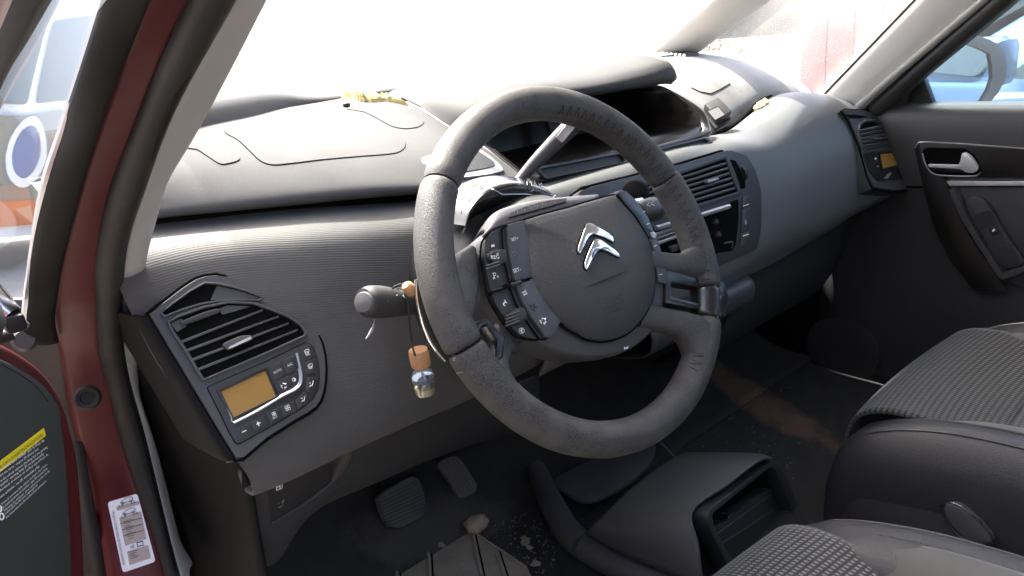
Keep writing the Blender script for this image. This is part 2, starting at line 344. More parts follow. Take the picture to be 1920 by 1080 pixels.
def lathe(name, base, axis, prof, mat, parent=None, seg=24, sharp=40):
    ax = Vector(axis).normalized(); n = ax.orthogonal().normalized(); b = ax.cross(n); vs, fs = [], []
    for r, h in prof:
        for k in range(seg):
            a = 2*math.pi*k/seg; vs.append(Vector(base)+ax*h+(n*math.cos(a)+b*math.sin(a))*r)
    for i in range(len(prof)-1):
        for k in range(seg): fs.append((i*seg+k, i*seg+(k+1) % seg, (i+1)*seg+(k+1) % seg, (i+1)*seg+k))
    fs += [tuple(range(seg)), tuple(range((len(prof)-1)*seg, len(prof)*seg))]
    return mk(name, vs, fs, mat, parent, sharp=sharp)
def arm(name, A, B, th, hc, N, at, mat, parent, n=30, seg=20):
    """rounded limb between two measured edges; th, hc: half thickness and height along N"""
    a = spline([at(*p) for p in A], n); b = spline([at(*p) for p in B], n); tv = spline([Vector((x, y, 0)) for x, y in zip(th, hc)], n); rows = []
    for p, q, t in zip(a, b, tv):
        c, e = (p+q)/2, (p-q)/2; row = []
        for k in range(seg):
            w_ = 2*math.pi*k/seg; cx, sx = math.cos(w_), math.sin(w_); row.append(c+e*(math.copysign(abs(cx)**.7, cx))+N*(t.y+t.x*math.copysign(abs(sx)**.8, sx)))
        rows.append(row)
    return grid(name, rows, mat, parent, n, seg, solid=0, cv=True)
def textgeo(s):
    cu2 = bpy.data.curves.new('t', 'FONT'); cu2.body = s; cu2.size = 1; cu2.extrude = 0; cu2.resolution_u = 2
    o = bpy.data.objects.new('t', cu2); COL.objects.link(o)
    me = bpy.data.meshes.new_from_object(o)
    vs = [v.co.copy() for v in me.vertices]; fs = [tuple(p.vertices) for p in me.polygons]
    bpy.data.objects.remove(o); bpy.data.curves.remove(cu2); bpy.data.meshes.remove(me)
    return vs, fs
def text(name, s, A, B, N, mat, parent, hs=1., lift=.0003, bvh=None):
    """flat print: the word runs from A to B on a face with normal N"""
    vs, fs = textgeo(s)
    if not vs: return
    x0 = min(v.x for v in vs); x1 = max(v.x for v in vs); ex = B-A; k = ex.length/(x1-x0); ex = ex.normalized(); ey = N.cross(ex).normalized()
    out = [A + ex*((v.x-x0)*k) + ey*(v.y*k*hs) + N*lift for v in vs]
    if bvh:
        o2 = []
        for p in out:
            h_, n_, i_, d_ = bvh[1].ray_cast(p+N*.05, -N); o2.append((h_+N*lift) if h_ else p)
        out = o2
    return mk(name, out, fs, mat, parent, smooth=False)
class Face:
    """helper for pieces laid out on one flat face of the car"""
    def __init__(s, plane, parent): s.p = plane; s.o = parent
    def pts(s, px, h=0): return [s.p.at(a, b, h) for a, b in px]
    def poly(s, name, px, h0, h1, mat, r=0, bevel=0, parent=None):
        p = s.pts(px, h0); p = rnd(p, r) if r else p
        return prism(name, p, s.p.N*(h1-h0), mat, parent or s.o, bevel)
    def ring(s, name, po, pi, h0, h1, mat, bevel=0, r=0, parent=None):
        a, b = s.pts(po, h0), s.pts(pi, h0)
        if r: a, b = rnd(a, r), rnd(b, r)
        return ring(name, a, b, s.p.N*(h1-h0), mat, parent or s.o, bevel)
    def line(s, name, px, h, rad, mat, closed=False, sm=0, parent=None, seg=6): return tube(name, s.pts(px, h), rad, mat, parent or s.o, seg, closed, sm)
    def text(s, name, t, a, b, h, mat, hs=1., parent=None): return text(name, t, s.p.at(*a, h), s.p.at(*b, h), s.p.N, mat, parent or s.o, hs)
def crop(ox, oy, k): return lambda *pp: [(ox+x/k, oy+y/k) for x, y in pp]
def dome(name, pts, c, N, layers, mat, parent):
    vs, fs = [], []; n = len(pts)
    for sc, h in layers: vs += [c+(p-c)*sc+N*h for p in pts]
    k = len(layers)
    for i in range(k-1):
        for j in range(n): fs.append((i*n+j, i*n+(j+1) % n, (i+1)*n+(j+1) % n, (i+1)*n+j))
    fs.append(tuple(range((k-1)*n, k*n))); fs.append(tuple(range(n)))
    return mk(name, vs, fs, mat, parent, sharp=60)
def bvh_of(o):
    l = worldloc(o); hf = o.modifiers[0].thickness/2 if o.modifiers else 0
    return hf, BVHTree.FromPolygons([v.co+l for v in o.data.vertices], [tuple(p.vertices) for p in o.data.polygons])
def onto(bvh, px, py, off=0):
    p, n, i, d = bvh[1].ray_cast(CP, ray(px, py).normalized())
    if p is None: return None
    if n.dot(CP-p) < 0: n = -n
    return p + n*(off+bvh[0])
# ================================================================ outside
def Y(px, y): return U(px[0], px[1], Y=y)
gr = mk('ground', [(-60,-60,0),(60,-60,0),(60,90,0),(-60,90,0)], [(0,1,2,3)], 'ground', smooth=False); put(gr, kind='structure')
M['cont'] = pbr('red_container', (.34,.06,.05), .7, var=.15, vscale=2)
M['hedge'] = pbr('dry_foliage', (.16,.15,.07), .9, var=.5, vscale=5)
M['pale'] = pbr('pale_wall', (.62,.60,.55), .9, var=.12, vscale=1)
M['blue'] = pbr('blue_paint', (.065,.12,.22), .3, coat=.6, var=.05)
M['teal'] = pbr('pale_teal_paint', (.20,.32,.36), .25, coat=.6, var=.05)
M['vanw'] = pbr('white_van_paint', (.75,.76,.78), .3, coat=.4, var=.03)
M['vano'] = pbr('orange_print', (.50,.15,.04), .5)
M['vang'] = pbr('dull_olive_print', (.20,.19,.15), .5, var=.1)
M['vanb'] = pbr('blue_print', (.10,.13,.28), .5)
M['tyre'] = pbr('tyre', (.02,.02,.02), .9, var=.2)
M['pane'] = pbr('tinted_pane', (.05,.075,.08), .06, spec=.8, var=.1)
M['lamp'] = pbr('lamp_lens', (.6,.6,.6), .1, coat=.6)
M['bark'] = pbr('bark', (.10,.08,.06), .9, var=.4)
def parked_car(base, yaw, paint, label, group=None):
    """hatchback, nose to +y"""
    t = thing('parked_car', Vector(base), label, 'car', group); Rz = Matrix.Rotation(yaw, 3, 'Z'); B = Vector(base)
    def q(x, y, z): return B + Rz @ Vector((x, y, z))
    prof = [(2.05,.30,.45,.70),(1.95,.26,.66,.80),(1.55,.22,.78,.85),(.95,.22,.93,.86),(.0,.22,.97,.87),(-.9,.22,.98,.87),(-1.7,.24,.98,.83),(-2.0,.34,.85,.74)]
    rows = [[q(-hw,y,zb), q(-hw-.02,y,(zb+zt)/2), q(-hw+.02,y,zt-.06), q(-hw+.14,y,zt), q(0,y,zt+.03), q(hw-.14,y,zt), q(hw-.02,y,zt-.06), q(hw+.02,y,(zb+zt)/2), q(hw,y,zb)] for y, zb, zt, hw in prof]
    grid('body', rows, paint, t, 34, 33, solid=0)
    cab = [(.95,.93,.94),(.45,.93,1.26),(.05,.94,1.44),(-.6,.94,1.50),(-1.25,.95,1.45),(-1.75,.95,1.12)]
    rows = [[q(-.80,y,zb), q(-.72+.0,y,zb+(zt-zb)*.55), q(-.60,y,zt-.03), q(0,y,zt+.02), q(.60,y,zt-.03), q(.72,y,zb+(zt-zb)*.55), q(.80,y,zb)] for y, zb, zt in cab]
    cb = grid('cabin', rows, paint, t, 26, 25, solid=0)
    for s in (-1, 1):
        for a in ([(.55,.99),(.05,1.38),(-.50,1.42),(-.50,.99)], [(-.58,.99),(-.58,1.42),(-1.15,1.38),(-1.45,1.05)]):
            pts = [q(s*(.815-(z-.95)*.40), y, z) for y, z in a]
            prism('side_window', rnd(pts, .06), Rz @ Vector((s*.012,0,.0)), 'pane', t)
        box('door_mirror', q(s*.95,.55,1.05), (.2,.12,.14), paint, t, .03, Rz)
        for yy in (1.3, -1.25):
            wh = lathe('wheel', q(s*.68,yy,.31), Rz @ Vector((s,0,0)), [(.20,0),(.31,.02),(.31,.19),(.26,.21),(.22,.20)], 'tyre', t, 28)
            lathe('rim', q(s*.86,yy,.31), Rz @ Vector((s,0,0)), [(.21,0),(.20,.04),(.06,.03),(.02,.05)], 'silver', wh, 20)
        box('headlight', q(s*.60,1.93,.68), (.34,.18,.14), 'lamp', t, .04, Rz)
        box('tail_light', q(s*.66,-1.93,.85), (.2,.14,.28), 'cont', t, .03, Rz)
    ws = [q(-.66,.90,.99), q(.66,.90,.99), q(.54,.22,1.40), q(-.54,.22,1.40)]; prism('windscreen', rnd(ws, .08), Rz @ Vector((0,.03,.03)), 'pane', t)
    rw = [q(-.60,-1.73,1.13), q(.60,-1.73,1.13), q(.52,-1.34,1.42), q(-.52,-1.34,1.42)]; prism('rear_window', rnd(rw, .08), Rz @ Vector((0,-.03,.03)), 'pane', t)
    box('bumper', q(0,2.02,.42), (1.4,.14,.22), paint, t, .05, Rz)
    box('number_plate', q(0,2.10,.45), (.5,.02,.11), 'white', t, .004, Rz)
    return t
parked_car((2.9,-.30,0), R(1), 'blue', 'blue hatchback parked right outside the passenger window')
# white van ahead on the driver side, mirrored in the quarter glass
def van(base, yaw, paint, label):
    B = Vector(base); Rz = Matrix.Rotation(yaw, 3, 'Z'); t = thing('parked_van', B, label, 'van')
    def q(x, y, z): return B + Rz @ Vector((x, y, z))
    sec = [(2.6,.95,.9),(2.45,1.05,.95),(1.75,1.25,.98),(1.1,2.15,.95),(.6,2.35,.93),(-2.4,2.35,.93),(-2.55,2.2,.9)]
    rows = [[q(-hw,y,.3), q(-hw,y,.3+(zt-.3)*.6), q(-hw+.04,y,zt-.12), q(-hw+.2,y,zt), q(0,y,zt+.03), q(hw-.2,y,zt), q(hw-.04,y,zt-.12), q(hw,y,.3+(zt-.3)*.6), q(hw,y,.3)] for y, zt, hw in sec]
    grid('body', rows, paint, t, 40, 33, solid=0)
    for s in (1, -1):
        x = s*.975; dx = Rz @ Vector((s*.015,0,0))
        for a in ([(1.25,1.30),(.98,1.92),(.55,1.95),(.55,1.30)], [(.40,1.32),(.40,1.98),(-.55,1.98),(-.55,1.32)], [(-.70,1.32),(-.70,1.98),(-1.9,1.98),(-1.9,1.32)]):
            prism('side_window', rnd([q(x,y,z) for y, z in a], .05), dx, 'pane', t)
        prism('olive_panel', rnd([q(x,y,z) for y, z in [(2.2,.55),(1.6,1.15),(.5,1.25),(-1.9,1.22),(-2.2,.55)]], .2), dx, 'vang', t)
        prism('orange_stripe', rnd([q(x+s*.012,y,z) for y, z in [(1.8,.38),(1.5,.55),(-2.0,.60),(-2.0,.40)]], .08), dx, 'vano', t)
        c = q(x+s*.02,-.6,.95); e1, e2 = Rz @ Vector((0,1,0)), Vector((0,0,1))
        n = 28; ri = [c+(e1*math.cos(2*math.pi*k/n)+e2*math.sin(2*math.pi*k/n)) for k in range(n)]
        ring('ring_emblem', [c+(p-c)*.27 for p in ri], [c+(p-c)*.20 for p in ri], dx, 'white', t)
        prism('emblem_disc', [c+(p-c)*.195 for p in ri], dx*.6, 'vanb', t)
        A, Bb = q(x+s*.03, (.2 if s < 0 else 1.1), .85), q(x+s*.03, (1.1 if s < 0 else .2), .85)
        if s > 0: text('lettering', 'Oneo', q(x+.03,.15,.78), q(x+.03,1.15,.78), Rz @ Vector((1,0,0)), 'white', t, lift=.004)
        else: text('lettering', 'Oneo', q(x-.03,1.15,.78), q(x-.03,.15,.78), Rz @ Vector((-1,0,0)), 'white', t, lift=.004)
        for yy in (1.75, -1.6):
            wh = lathe('wheel', q(s*.78,yy,.36), Rz @ Vector((s,0,0)), [(.2,0),(.36,.02),(.36,.2),(.26,.22)], 'tyre', t, 24)
            lathe('rim', q(s*.97,yy,.36), Rz @ Vector((s,0,0)), [(.22,0),(.2,.04),(.05,.03)], 'silver', wh, 18)
    prism('windscreen', rnd([q(-.8,1.78,1.28), q(.8,1.78,1.28), q(.72,1.18,2.08), q(-.72,1.18,2.08)], .08), Rz @ Vector((0,.05,.04)), 'pane', t)
    return t
van((-1.05,7.4,0), R(64), 'vanw', 'white van with orange and olive side print and blue ring emblem')
M['vand'] = pbr('shading_van_paint', (.05,.05,.055), .4, coat=.3)
van((-2.5,-.7,0), R(2), 'vand', 'unseen dark van added to block skylight at the open driver door')  # added out of view to darken the driver side of the cabin
# background ahead on the passenger side
def az(deg, d, z=0): return Vector((CP.x+d*math.sin(R(deg)), CP.y+d*math.cos(R(deg)), z))
bk = thing('shipping_container', az(67,13), 'faded red metal container beyond the quarter window', 'container')
for i in range(6):
    a = az(62.3+i*1.7,13); b = az(62.3+(i+1)*1.7-.08,13); d = Vector((.6,.4,0))
    prism('panel', [a, b, b+d, a+d], Vector((0,0,1.5)), 'cont', bk, .03)
pw = thing('boundary_wall', az(45,22), 'pale low wall far ahead beyond the windscreen', 'wall')
for i in range(6):
    a = az(20+i*6,22); b = az(20+i*6+5.9,22); d = Vector((.2,.25,0)); prism('wall_panel', [a, b, b+d, a+d], Vector((0,0,1.15)), 'pale', pw, .02)
def bush(base, rx, rz, n, label):
    t = thing('bush', Vector(base), label, 'bush', 'dry bushes beyond the wall'); rr = random.Random(int(base[0]*10))
    vs, fs = [], []
    for i in range(n):
        d = Vector((rr.gauss(0,1), rr.gauss(0,1), rr.gauss(0,1))).normalized()*rr.uniform(.45,1)
        c = Vector(base)+Vector((d.x*rx, d.y*rx, rz*(1+d.z*.95))); a = Vector((rr.uniform(-1,1), rr.uniform(-1,1), rr.uniform(-1,1))).normalized(); b = a.orthogonal().normalized(); s = rr.uniform(.04,.10)
        k = len(vs); vs += [c+a*s, c+b*s*.6, c-a*s, c-b*s*.6]; fs.append((k,k+1,k+2,k+3))
    mk('crown', vs, fs, 'hedge', t, smooth=False)
    tube('trunk', [Vector(base), Vector(base)+Vector((.1,0,rz*.7)), Vector(base)+Vector((.0,.1,rz*1.4))], [.10,.07,.03], 'bark', t, 8)
for d, r_, a, b, lb in [(56,15,.8,.5,'low dry bush between the pale wall and the red container')]:
    bush(az(d,r_), a, b, 1200, lb)
# ================================================================ car body
body = thing('car_body', V(.35,-.3,-1.0), 'dark red car body with grey pillar trims and black rubber door seal', 'car body')
def strip(name, A, B, mat, n=40, solid=.003, mid=None, parent=None):
    """band between two measured edges; A, B: (px, py, depth Y)"""
    a = spline([Y(p, p[2]) for p in A], n); b = spline([Y(p, p[2]) for p in B], n)
    rows = []
    for p, q in zip(a, b):
        c = (p+q)/2
        if mid: c = c + Vector(mid)
        rows.append([p, (p+c)/2+Vector(mid or (0,0,0))*.35, c, (q+c)/2+Vector(mid or (0,0,0))*.35, q])
    return grid(name, rows, mat, parent or body, n, 9, solid=solid)
sealL = [(403,-120,-.24),(366,-30,-.185),(300,127,-.09),(213,340,.07),(182,467,.17),(180,547,.23),(187,660,.28),(205,730,.30),(233,837,.315),(293,1020,.29),(318,1110,.27)]
trimL = [(490,-120,-.235),(450,-30,-.18),(333,187,-.06),(267,360,.08),(237,460,.17),(228,560,.24),(230,643,.28),(243,720,.305),(273,830,.32),(320,1020,.295),(335,1075,.28),(345,1110,.275)]
trimR = [(552,-120,-.21),(506,-30,-.16),(400,180,-.03),(355,262,.05),(310,340,.11),(288,415,.165),(272,480,.20),(263,560,.25),(252,640,.29),(255,700,.315),(262,760,.325),(293,853,.335),(318,950,.33),(335,1015,.32),(357,1053,.305),(352,1066,.30),(352,1110,.285)]
redL = [(330,-120,-.24),(290,-30,-.185),(233,100,-.09),(187,233,-.01),(147,360,.08),(113,487,.18),(100,567,.24),(97,600,.26),(113,660,.285),(133,777,.31),(160,887,.325),(185,987,.31),(205,1110,.285)]
glassR = [(242,-120,-.22),(207,-30,-.16),(123,227,.02),(80,360,.10),(50,547,.23),(45,608,.26)]
glassL = [(125,-120,.31),(78,-30,.34),(30,65,.38),(-8,140,.42),(-60,300,.46),(-90,560,.50)]
# rubber seal: round hollow section along the door opening
def aty(P, y):
    q = spline([Vector(p) for p in P], 200)
    for a, b in zip(q, q[1:]):
        if a.y <= y <= b.y: k = (y-a.y)/max(b.y-a.y, 1e-6); return L(a, b, k)
    return q[-1] if y > q[-1].y else q[0]
ys_ = [-118+i*1226/69 for i in range(70)]; A_ = [aty(sealL, y) for y in ys_]; B_ = [aty(trimL, y) for y in ys_]
pts = [Y(((a.x+b.x)/2, a.y), (a.z+b.z)/2) for a, b in zip(A_, B_)]
rad = [max(.004, (b.x-a.x)*.5*(p-CP).dot(cf)/FPX*.97) for a, b, p in zip(A_, B_, pts)]
tube('seal_lip', [Y((b.x-7, b.y), b.z-.012) for b in B_[2:-2]], .0022, 'shadeblack', body, 8)
tube('door_seal', pts, rad, 'seal', body, 16)
strip('pillar_trim', trimL, trimR, 'grey', 60, .004, (.0015,-.002,0))
strip('pillar_jamb', [(a,b,y+.012) for a,b,y in redL], [(a+22,b,y+.012) for a,b,y in sealL], 'red', 50, .004, (.001,-.004,0))
strip('pillar_cover', glassR+[(60,640,.28)], [(a+4,b,y-.012) for a,b,y in redL[:8]]+[(108,640,.28)], 'shadeblack', 40, .004, (-.002,-.006,0))
Pg = Plane((-.425,.02,.2), (.986,-.041,-.164))
gl = []
for c, a in zip(spline([Vector(p) for p in glassR],12), spline([Vector(p) for p in glassL],12)):
    p, q = Pg.at(c.x, c.y), Pg.at(a.x, a.y); q = p+(q-p)*min(1, .5/max((q-p).length,1e-6))
    gl.append([L(p,q,k)+Vector((-.003*4*k*(1-k),0,0)) for k in (0,.25,.5,.75,1)])
M['mirrorglass'] = glass('quarter_glass_outer', (.85,.9,.88), .10, .22, 10, 300)
grid('quarter_pane', gl, 'mirrorglass', body, 24, 8, solid=0)
tube('pane_edge', [Y((a+3,b),y-.004) for a,b,y in spline([Vector(p) for p in glassR],30)], .0035, 'silver', body, 6)
# thin front pillar on the driver side: black cover with a red outer edge, along the far edge of the pane
fe = [r[-1] for r in gl]
tube('front_pillar_cover', [p+Vector((-.004,.012,0)) for p in fe], .013, 'shadeblack', body, 12, sm=24)
tube('front_pillar_edge', [p+Vector((-.010,.030,0)) for p in fe], .010, 'red', body, 12, sm=24)
# grommet and sill area on the jamb
g = Y((165,745), .290); gn = (CP-g).normalized()*.6+Vector((-.2,-.5,.1)); gn.normalize()
lathe('grommet', g+gn*.002, gn, [(.0125,0),(.0125,.003),(.010,.0055),(.0065,.004),(.006,.0015),(.002,.001)], 'seal', body, 28)
# dark wing / hinge area between the jamb and the open door
strip('hinge_panel', [(-60,560,.34),(-60,800,.36),(-60,1110,.34)], [(128,560,.30),(150,800,.33),(210,1110,.31)], 'blackpaint', 16, .006)
lathe('hinge_bolt', Y((46,637),.27), (CP-Y((46,637),.27)), [(.011,0),(.011,.004),(.008,.007),(.003,.007)], 'plas', body, 20)
tube('belt_moulding', [Y((-40,520),.24), Y((4,578),.23), Y((22,592),.225)], [.010,.011,.009], 'chromed', body, 12)
box('moulding_end', Y((26,604),.225), (.016,.02,.016), 'seal', body, .004)
tube('moulding_clip', [Y((28,598),.22), Y((46,612),.225)], .0045, 'silver', body, 8)
tube('hinge_arm', [Y((-20,640),.25), Y((24,625),.25)], .006, 'seal', body, 8)
# windscreen, quarter pane and pillars on the passenger side
XC = .354
def mir(v): return Vector((2*XC-v.x, v.y, v.z))
wrows = []
for t in (0,.33,.66,1):
    z = L(.165,.62,t); ys = L(.60,-.10,t); yc = L(.98,.02,t); xs = L(.66,.56,t)
    wrows.append([V(XC-xs,ys,z), V(XC-xs*.66,L(yc,ys,.36),z), V(XC,yc,z), V(XC+xs*.66,L(yc,ys,.36),z), V(XC+xs,ys,z)])
grid('windscreen', wrows, 'wind', body, 16, 28, solid=0)
# thin front pillar, passenger side
fb0, fb1 = U(1228,92,X=.93), U(1300,100,X=1.0); ft0, ft1 = U(1340,0,X=.90), U(1437,0,X=.985)
def ext(a, b, k): return a+(b-a)*k
pr = []
for k in (-.05,.5,1,2.2,4.4):
    a, b = ext(fb0,ft0,k), ext(fb1,ft1,k); c = (a+b)/2+Vector((-.012,-.02,0)); pr.append([a+Vector((.02,.03,0)), a, c, b, b+Vector((.03,.01,0))])
grid('front_pillar', pr, 'liner', body, 24, 20, solid=.004)  # light on this pillar comes from the paler liner colour
# door pillar, passenger side
pr = []; pl = []; pk = []
A0, A1 = [(1565,163),(1643,82),(1722,0)], [(1612,207),(1735,104),(1862,0)]
for k in (-.1,0,.5,1,2,3.2):
    def ex(Q, k): 
        a, b = Vector(Q[0]), Vector(Q[2]); return a+(b-a)*k
    a, b = ex(A0,k), ex(A1,k)
    a3, b3 = U(a.x,a.y,X=1.045), U(b.x,b.y,X=1.062)
    m_ = U(*(a*.55+b*.45), X=1.046); m2_ = U(*(a*.25+b*.75), X=1.055); 
    pr.append([a3+Vector((.02,.03,0)), a3, m_, m2_, b3, b3+Vector((.03,-.004,0))])
    pl.append(a3+Vector((.004,.006,0))); pk.append(U(*(a*.12+b*.88), X=1.047))
grid('door_pillar_trim', pr, 'liner', body, 30, 24, solid=.004)  # paler than the driver pillar: side light put into the colour
tube('pillar_gasket', pl, .0055, 'seal', body, 8)
tube('pillar_ridge', pk, .0075, 'grey', body, 8)
qb = [pl[0], pl[2], pl[3], pl[4]]; qa = [L(fb1,ft1,-.03)+Vector((.02,.02,0)), L(fb1,ft1,.9)+Vector((.02,.02,0)), L(fb1,ft1,1.8)+Vector((.02,.02,0)), L(fb1,ft1,2.8)+Vector((.02,.02,0))]
grid('quarter_pane', [[a, b] for a, b in zip(qa, qb)], 'quart', body, 14, 10, solid=0)
# roof, floor pan, firewall, far side below the window line and tail: they shade the cabin
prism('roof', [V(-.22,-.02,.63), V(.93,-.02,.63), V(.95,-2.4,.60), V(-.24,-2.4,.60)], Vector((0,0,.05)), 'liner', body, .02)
prism('added_sun_blocker', [V(.08,-.04,.615), V(.90,-.04,.615), V(.93,.44,.405), V(.08,.44,.405)], Vector((0,.01,.012)), 'liner', body, .004)  # unseen panel added and shaped to keep sun off the seats
prism('floor_pan', [V(-.46,.62,-.63), V(1.16,.62,-.63), V(1.16,-2.4,-.63), V(-.46,-2.4,-.63)], Vector((0,0,.02)), 'dark', body, 0)
prism('firewall', [V(-.46,.62,-.63), V(1.16,.62,-.63), V(1.16,.74,-.25), V(-.46,.74,-.25)], Vector((0,.02,.02)), 'carpet', body, 0)
prism('dash_bulkhead', [V(-.45,.66,-.40), V(1.15,.66,-.40), V(1.15,.72,.10), V(-.36,.72,.10)], Vector((0,.02,0)), 'shadeblack', body, 0)
prism('side_wall', [V(1.13,.20,-.62), V(1.13,.76,-.62), V(1.10,.76,.10), V(1.115,.22,.02)], Vector((.02,0,0)), 'shadeblack', body, 0)
prism('footwell_light_block', [V(-.37,.30,.010), V(1.10,.30,.010), V(1.10,1.0,.02), V(-.36,1.0,.02)], Vector((0,0,.01)), 'shadeblack', body, 0)  # hidden sheet added to stop daylight falling into the footwell
prism('cowl', [V(-.40,.74,-.25), V(1.10,.74,-.25), V(1.0,1.0,.13), V(-.30,1.0,.13)], Vector((0,.02,.02)), 'dark', body, 0)
prism('tail_panel', [V(-.46,-2.4,-.63), V(1.16,-2.4,-.63), V(1.16,-2.4,.15), V(-.46,-2.4,.15)], Vector((0,-.03,0)), 'grey', body, 0)
prism('rear_side_panel', [V(1.12,-.92,-.63), V(1.12,-2.4,-.63), V(1.10,-2.4,.08), V(1.10,-.92,.05)], Vector((.05,0,0)), 'grey', body, 0)
prism('rear_side_panel', [V(-.42,-.95,-.63), V(-.42,-2.4,-.63), V(-.40,-2.4,.08), V(-.40,-.95,.05)], Vector((-.05,0,0)), 'grey', body, 0)
prism('centre_pillar', [V(-.41,-.93,-.63), V(-.41,-1.09,-.63), V(-.26,-1.05,.62), V(-.26,-.98,.62)], Vector((-.05,0,0)), 'grey', body, .01)
prism('side_wall', [V(-.42,.30,-.62), V(-.42,.75,-.62), V(-.34,.75,.10), V(-.36,.34,.06)], Vector((-.02,0,0)), 'dark', body, 0)
prism('sill', [V(-.46,.30,-.63), V(-.46,-.95,-.63), V(-.37,-.95,-.63), V(-.37,.30,-.63)], Vector((0,0,.07)), 'red', body, .015)
strip('kick_panel', [(262,560,.285),(256,640,.32),(266,760,.355),(300,880,.365),(340,1000,.355),(362,1110,.33)], [(300,600,.215),(350,690,.200),(402,785,.188),(462,884,.182),(488,1010,.198),(506,1110,.21)], 'shadeblack', 30, .004)
# ================================================================ dashboard
dash = thing('dashboard', V(.35,.25,-.25), 'charcoal car dashboard with ribbed trim, oval corner vents and centre display hood', 'dashboard')
def sect(x, yz): return [V(x, y, z) for y, z in yz]
# upper pad, driver side
pad = grid('upper_pad', [
    sect(-.37, [(.285,.094),(.264,.098),(.266,.106),(.275,.125),(.285,.140),(.300,.152),(.315,.160)]),
    sect(-.22, [(.250,.083),(.224,.086),(.228,.098),(.262,.122),(.305,.140),(.350,.152),(.395,.160)]),
    sect(-.10, [(.230,.072),(.202,.075),(.208,.088),(.262,.115),(.355,.138),(.440,.151),(.515,.160)]),
    sect(.03,  [(.220,.052),(.197,.056),(.208,.066),(.270,.098),(.360,.126),(.455,.147),(.575,.160)]),
    sect(.128, [(.215,.022),(.200,.034),(.237,.051),(.311,.086),(.382,.110),(.505,.153),(.610,.162)])], 'pad', dash, 60, 40, .004)
# panel in front of the gap, up to the windscreen
grid('windscreen_shelf', [
    [V(-.34,.300,.150), V(-.34,.330,.190), V(-.33,.50,.186), V(-.31,.62,.170)],
    [V(-.22,.392,.150), V(-.22,.420,.188), V(-.18,.62,.186), V(-.14,.74,.172)],
    [V(-.06,.535,.150), V(-.06,.560,.184), V(.0,.74,.178), V(.04,.84,.172)],
    [V(.06,.600,.150), V(.06,.612,.168), V(.15,.80,.176), V(.2,.92,.170)],
    [V(.30,.66,.150), V(.30,.67,.166), V(.36,.84,.172), V(.4,.97,.168)]], 'pad', dash, 40, 20, .004)
grid('gap_floor', [[V(-.37,.27,.135), V(-.37,.36,.135)], [V(-.2,.36,.142), V(-.2,.46,.142)], [V(0,.50,.142), V(0,.62,.142)], [V(.14,.56,.142), V(.14,.7,.142)]], 'hole', dash, 20, 6)
# ribbed trim below the slot, driver side
trim = grid('ribbed_trim', [
    [V(x,y,z) for x,y,z in [(-.385,.285,.088),(-.385,.262,.080),(-.385,.225,.066),(-.383,.205,.030),(-.375,.180,-.03),(-.355,.150,-.09),(-.338,.135,-.135),(-.333,.140,-.165),(-.330,.175,-.180)]],
    sect(-.30, [(.275,.084),(.248,.077),(.205,.062),(.182,.022),(.160,-.035),(.137,-.09),(.128,-.14),(.140,-.168),(.180,-.180)]),
    sect(-.20, [(.245,.074),(.215,.067),(.178,.050),(.160,.010),(.146,-.045),(.135,-.10),(.135,-.145),(.152,-.175),(.195,-.188)]),
    sect(-.11, [(.225,.062),(.195,.055),(.166,.038),(.150,-.002),(.142,-.055),(.138,-.11),(.145,-.155),(.170,-.188),(.21,-.200)]),
    sect(-.02, [(.215,.050),(.185,.044),(.165,.030),(.152,-.01),(.148,-.06),(.148,-.115),(.158,-.165),(.185,-.20),(.23,-.215)]),
    sect(.10, [(.215,.035),(.20,.030),(.185,.020),(.175,-.02),(.17,-.07),(.17,-.125),(.178,-.175),(.205,-.21),(.25,-.225)])], 'rib', dash, 60, 70, .004)
grid('slot_floor', [[V(-.40,.285,.07), V(-.40,.282,.103)], [V(-.22,.246,.05), V(-.22,.244,.092)], [V(-.1,.226,.04), V(-.1,.224,.082)], [V(.06,.218,.02), V(.06,.216,.06)]], 'hole', dash, 20, 4)
# lids moulded into the upper pad
bv = bvh_of(pad); c6 = crop(320, 100, 2.841)
def decal(name, px, bvh, off, mat, parent, n=70, edge=None, sm=True):
    q = [Vector((a,b,0)) for a, b in px]; q = spline(q, n, True) if sm else q
    c = sum(q, Vector())/len(q); vs, fs = [], []; n = len(q)
    ls = [(1,-.0006),(.998,off),(.8,off),(.55,off),(.3,off),(.08,off)]
    for s, h in ls:
        for p in q:
            w_ = c+(p-c)*s; g = onto(bvh, w_.x, w_.y, h)
            if g is None: g = onto(bvh, c.x, c.y, h)
            vs.append(g)
    for i in range(len(ls)-1):
        for j in range(n): fs.append((i*n+j, i*n+(j+1) % n, (i+1)*n+(j+1) % n, (i+1)*n+j))
    fs.append(tuple(range((len(ls)-1)*n, len(ls)*n)))
    o = mk(name, vs, fs, mat, parent, sharp=60)
    if edge: tube('lid_seam', vs[:n], edge, 'hole', o, 5, True)
    return o
decal('storage_lid', c6((290,430),(360,475),(430,540),(480,585),(540,604),(640,597),(800,578),(1000,560),(1150,548),(1215,535),(1248,505),(1235,465),(1170,420),(1060,375),(900,325),(700,312),(480,345),(340,390)), bv, .0012, 'pad', dash, 90, .0011)
decal('storage_lid', c6((40,500),(70,515),(130,520),(190,555),(260,598),(310,597),(365,578),(355,550),(300,505),(230,465),(120,470)), bv, .0012, 'pad', dash, 70, .0010)
decal('speaker_lid', c6((940,303),(1010,315),(1080,345),(1150,385),(1200,405),(1260,411),(1320,400),(1345,378),(1335,350),(1290,318),(1230,290),(1100,280)), bv, .0012, 'pad', dash, 70, .0010)
tf = decal('switch_frame', [(790,303),(835,292),(885,284),(908,292),(938,318),(934,328),(890,336),(845,338),(812,325)], bv, .0030, 'silver', dash, 40)
